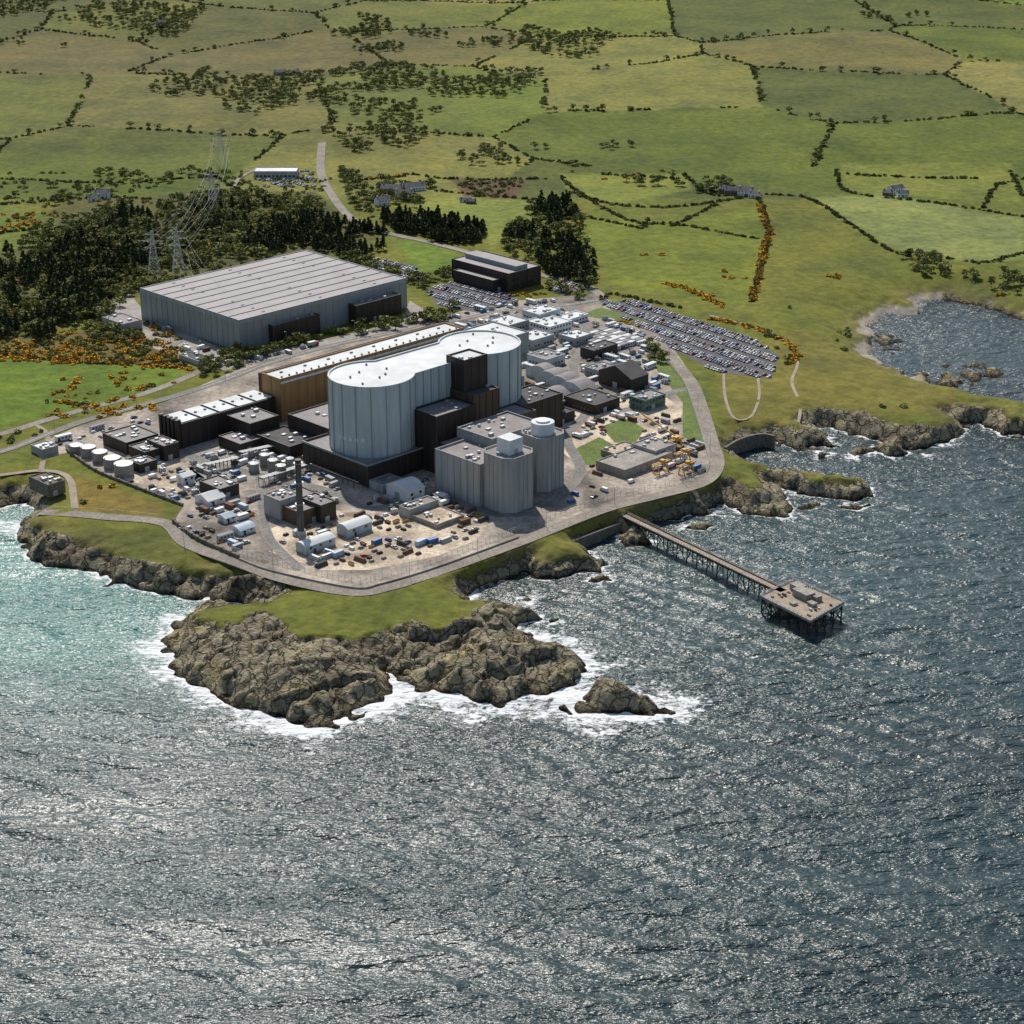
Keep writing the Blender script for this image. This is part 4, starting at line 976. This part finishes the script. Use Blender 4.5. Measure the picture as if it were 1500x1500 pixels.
gor=[([(-50,505),(130,500),(250,490),(280,545),(160,535),(0,528)],.055,(14,.44)),([(250,315),(330,310),(320,345),(260,345)],.05,(12,.38)),([(0,308),(100,315),(60,340),(0,340)],.03,(14,.44)),
([(140,480),(250,470),(260,500),(180,510)],.045,(12,.4)),([(60,560),(200,545),(210,590),(100,610)],.016,(12,.48)),([(80,330),(420,300),(400,360),(200,400),(80,440)],.022,(14,.55)),([(40,590),(220,560),(230,580),(60,620)],.016,(12,.48)),([(740,435),(770,428),(800,432),(770,440)],.03,None),([(0,430),(150,470),(120,510),(0,500)],.03,(12,.48)),([(0,395),(60,380),(60,400),(0,430)],.025,(12,.47)),([(150,540),(280,545),(250,570),(160,575)],.02,(12,.5)),
([(1060,395),(1100,395),(1100,410),(1060,408)],.03,(10,.5)),([(970,412),(1050,432),(1060,450),(975,425)],.02,(10,.46)),([(1210,405),(1240,403),(1240,412),(1210,415)],.02,None),([(930,365),(990,368),(980,376),(930,374)],.02,(10,.5)),([(120,700),(170,712),(230,742),(180,738)],.006,None),([(130,600),(230,585),(235,598),(140,615)],.025,(10,.45)),([(820,250),(1000,250),(990,262),(830,262)],.003,None),([(840,325),(850,330),(830,345),(800,340)],.03,None),([(1320,375),(1400,395),(1480,440),(1400,440)],.004,(15,.5))]
PP=[inside_pts(p,d,i+190,c_) for i,(p,d,c_) in enumerate(gor)]
PP+=[line_pts(l,1.8,1.4) for l in([(1112,300),(1125,340),(1112,400),(1103,440)],[(1040,468),(1090,476),(1140,495),(1165,515),(1160,535)],[(0,522),(120,530),(280,540)],[(970,415),(1010,425),(1060,450)],[(540,262),(600,255)],[(900,468),(950,480)])]
P=np.vstack([p for p in PP if len(p)]); P=P[RS.rand(len(P))<.82]
scatter('gorse_bushes','gorse',P,hz(P)-.1,S_(len(P),2.6,6),S_(len(P),1.6,3.2),[m_gor,m_flw])
# ================================================================== LIGHT, SKY, CAMERA
sc=bpy.context.scene
w=bpy.data.worlds.new('World'); sc.world=w; w.use_nodes=True; nt=w.node_tree
sky=nt.nodes.new('ShaderNodeTexSky'); sky.sky_type='NISHITA'; sky.sun_disc=False
az=math.radians(-13); el=math.radians(47)
sky.sun_elevation=el; sky.sun_rotation=az
nt.links.new(sky.outputs[0],nt.nodes['Background'].inputs[0]); nt.nodes['Background'].inputs[1].default_value=.105
sd=bpy.data.lights.new('sun','SUN'); sd.energy=4.3; sd.angle=math.radians(.5); sd.color=(1,.95,.87)
so=bpy.data.objects.new('sun',sd); sc.collection.objects.link(so)
from mathutils import Vector
dirv=Vector((math.sin(az)*math.cos(el),math.cos(az)*math.cos(el),math.sin(el)))
so.rotation_euler=dirv.to_track_quat('Z','Y').to_euler()
cd=bpy.data.cameras.new('camera'); cd.lens=70; cd.sensor_width=36; cd.clip_start=1; cd.clip_end=40000
co=bpy.data.objects.new('camera',cd); co.location=(0,0,CH); co.rotation_euler=(math.pi/2-TH,0,0); sc.collection.objects.link(co); sc.camera=co
sc.view_settings.view_transform='Standard'; sc.view_settings.look='None'; sc.view_settings.exposure=0
print('objects',len(bpy.data.objects))
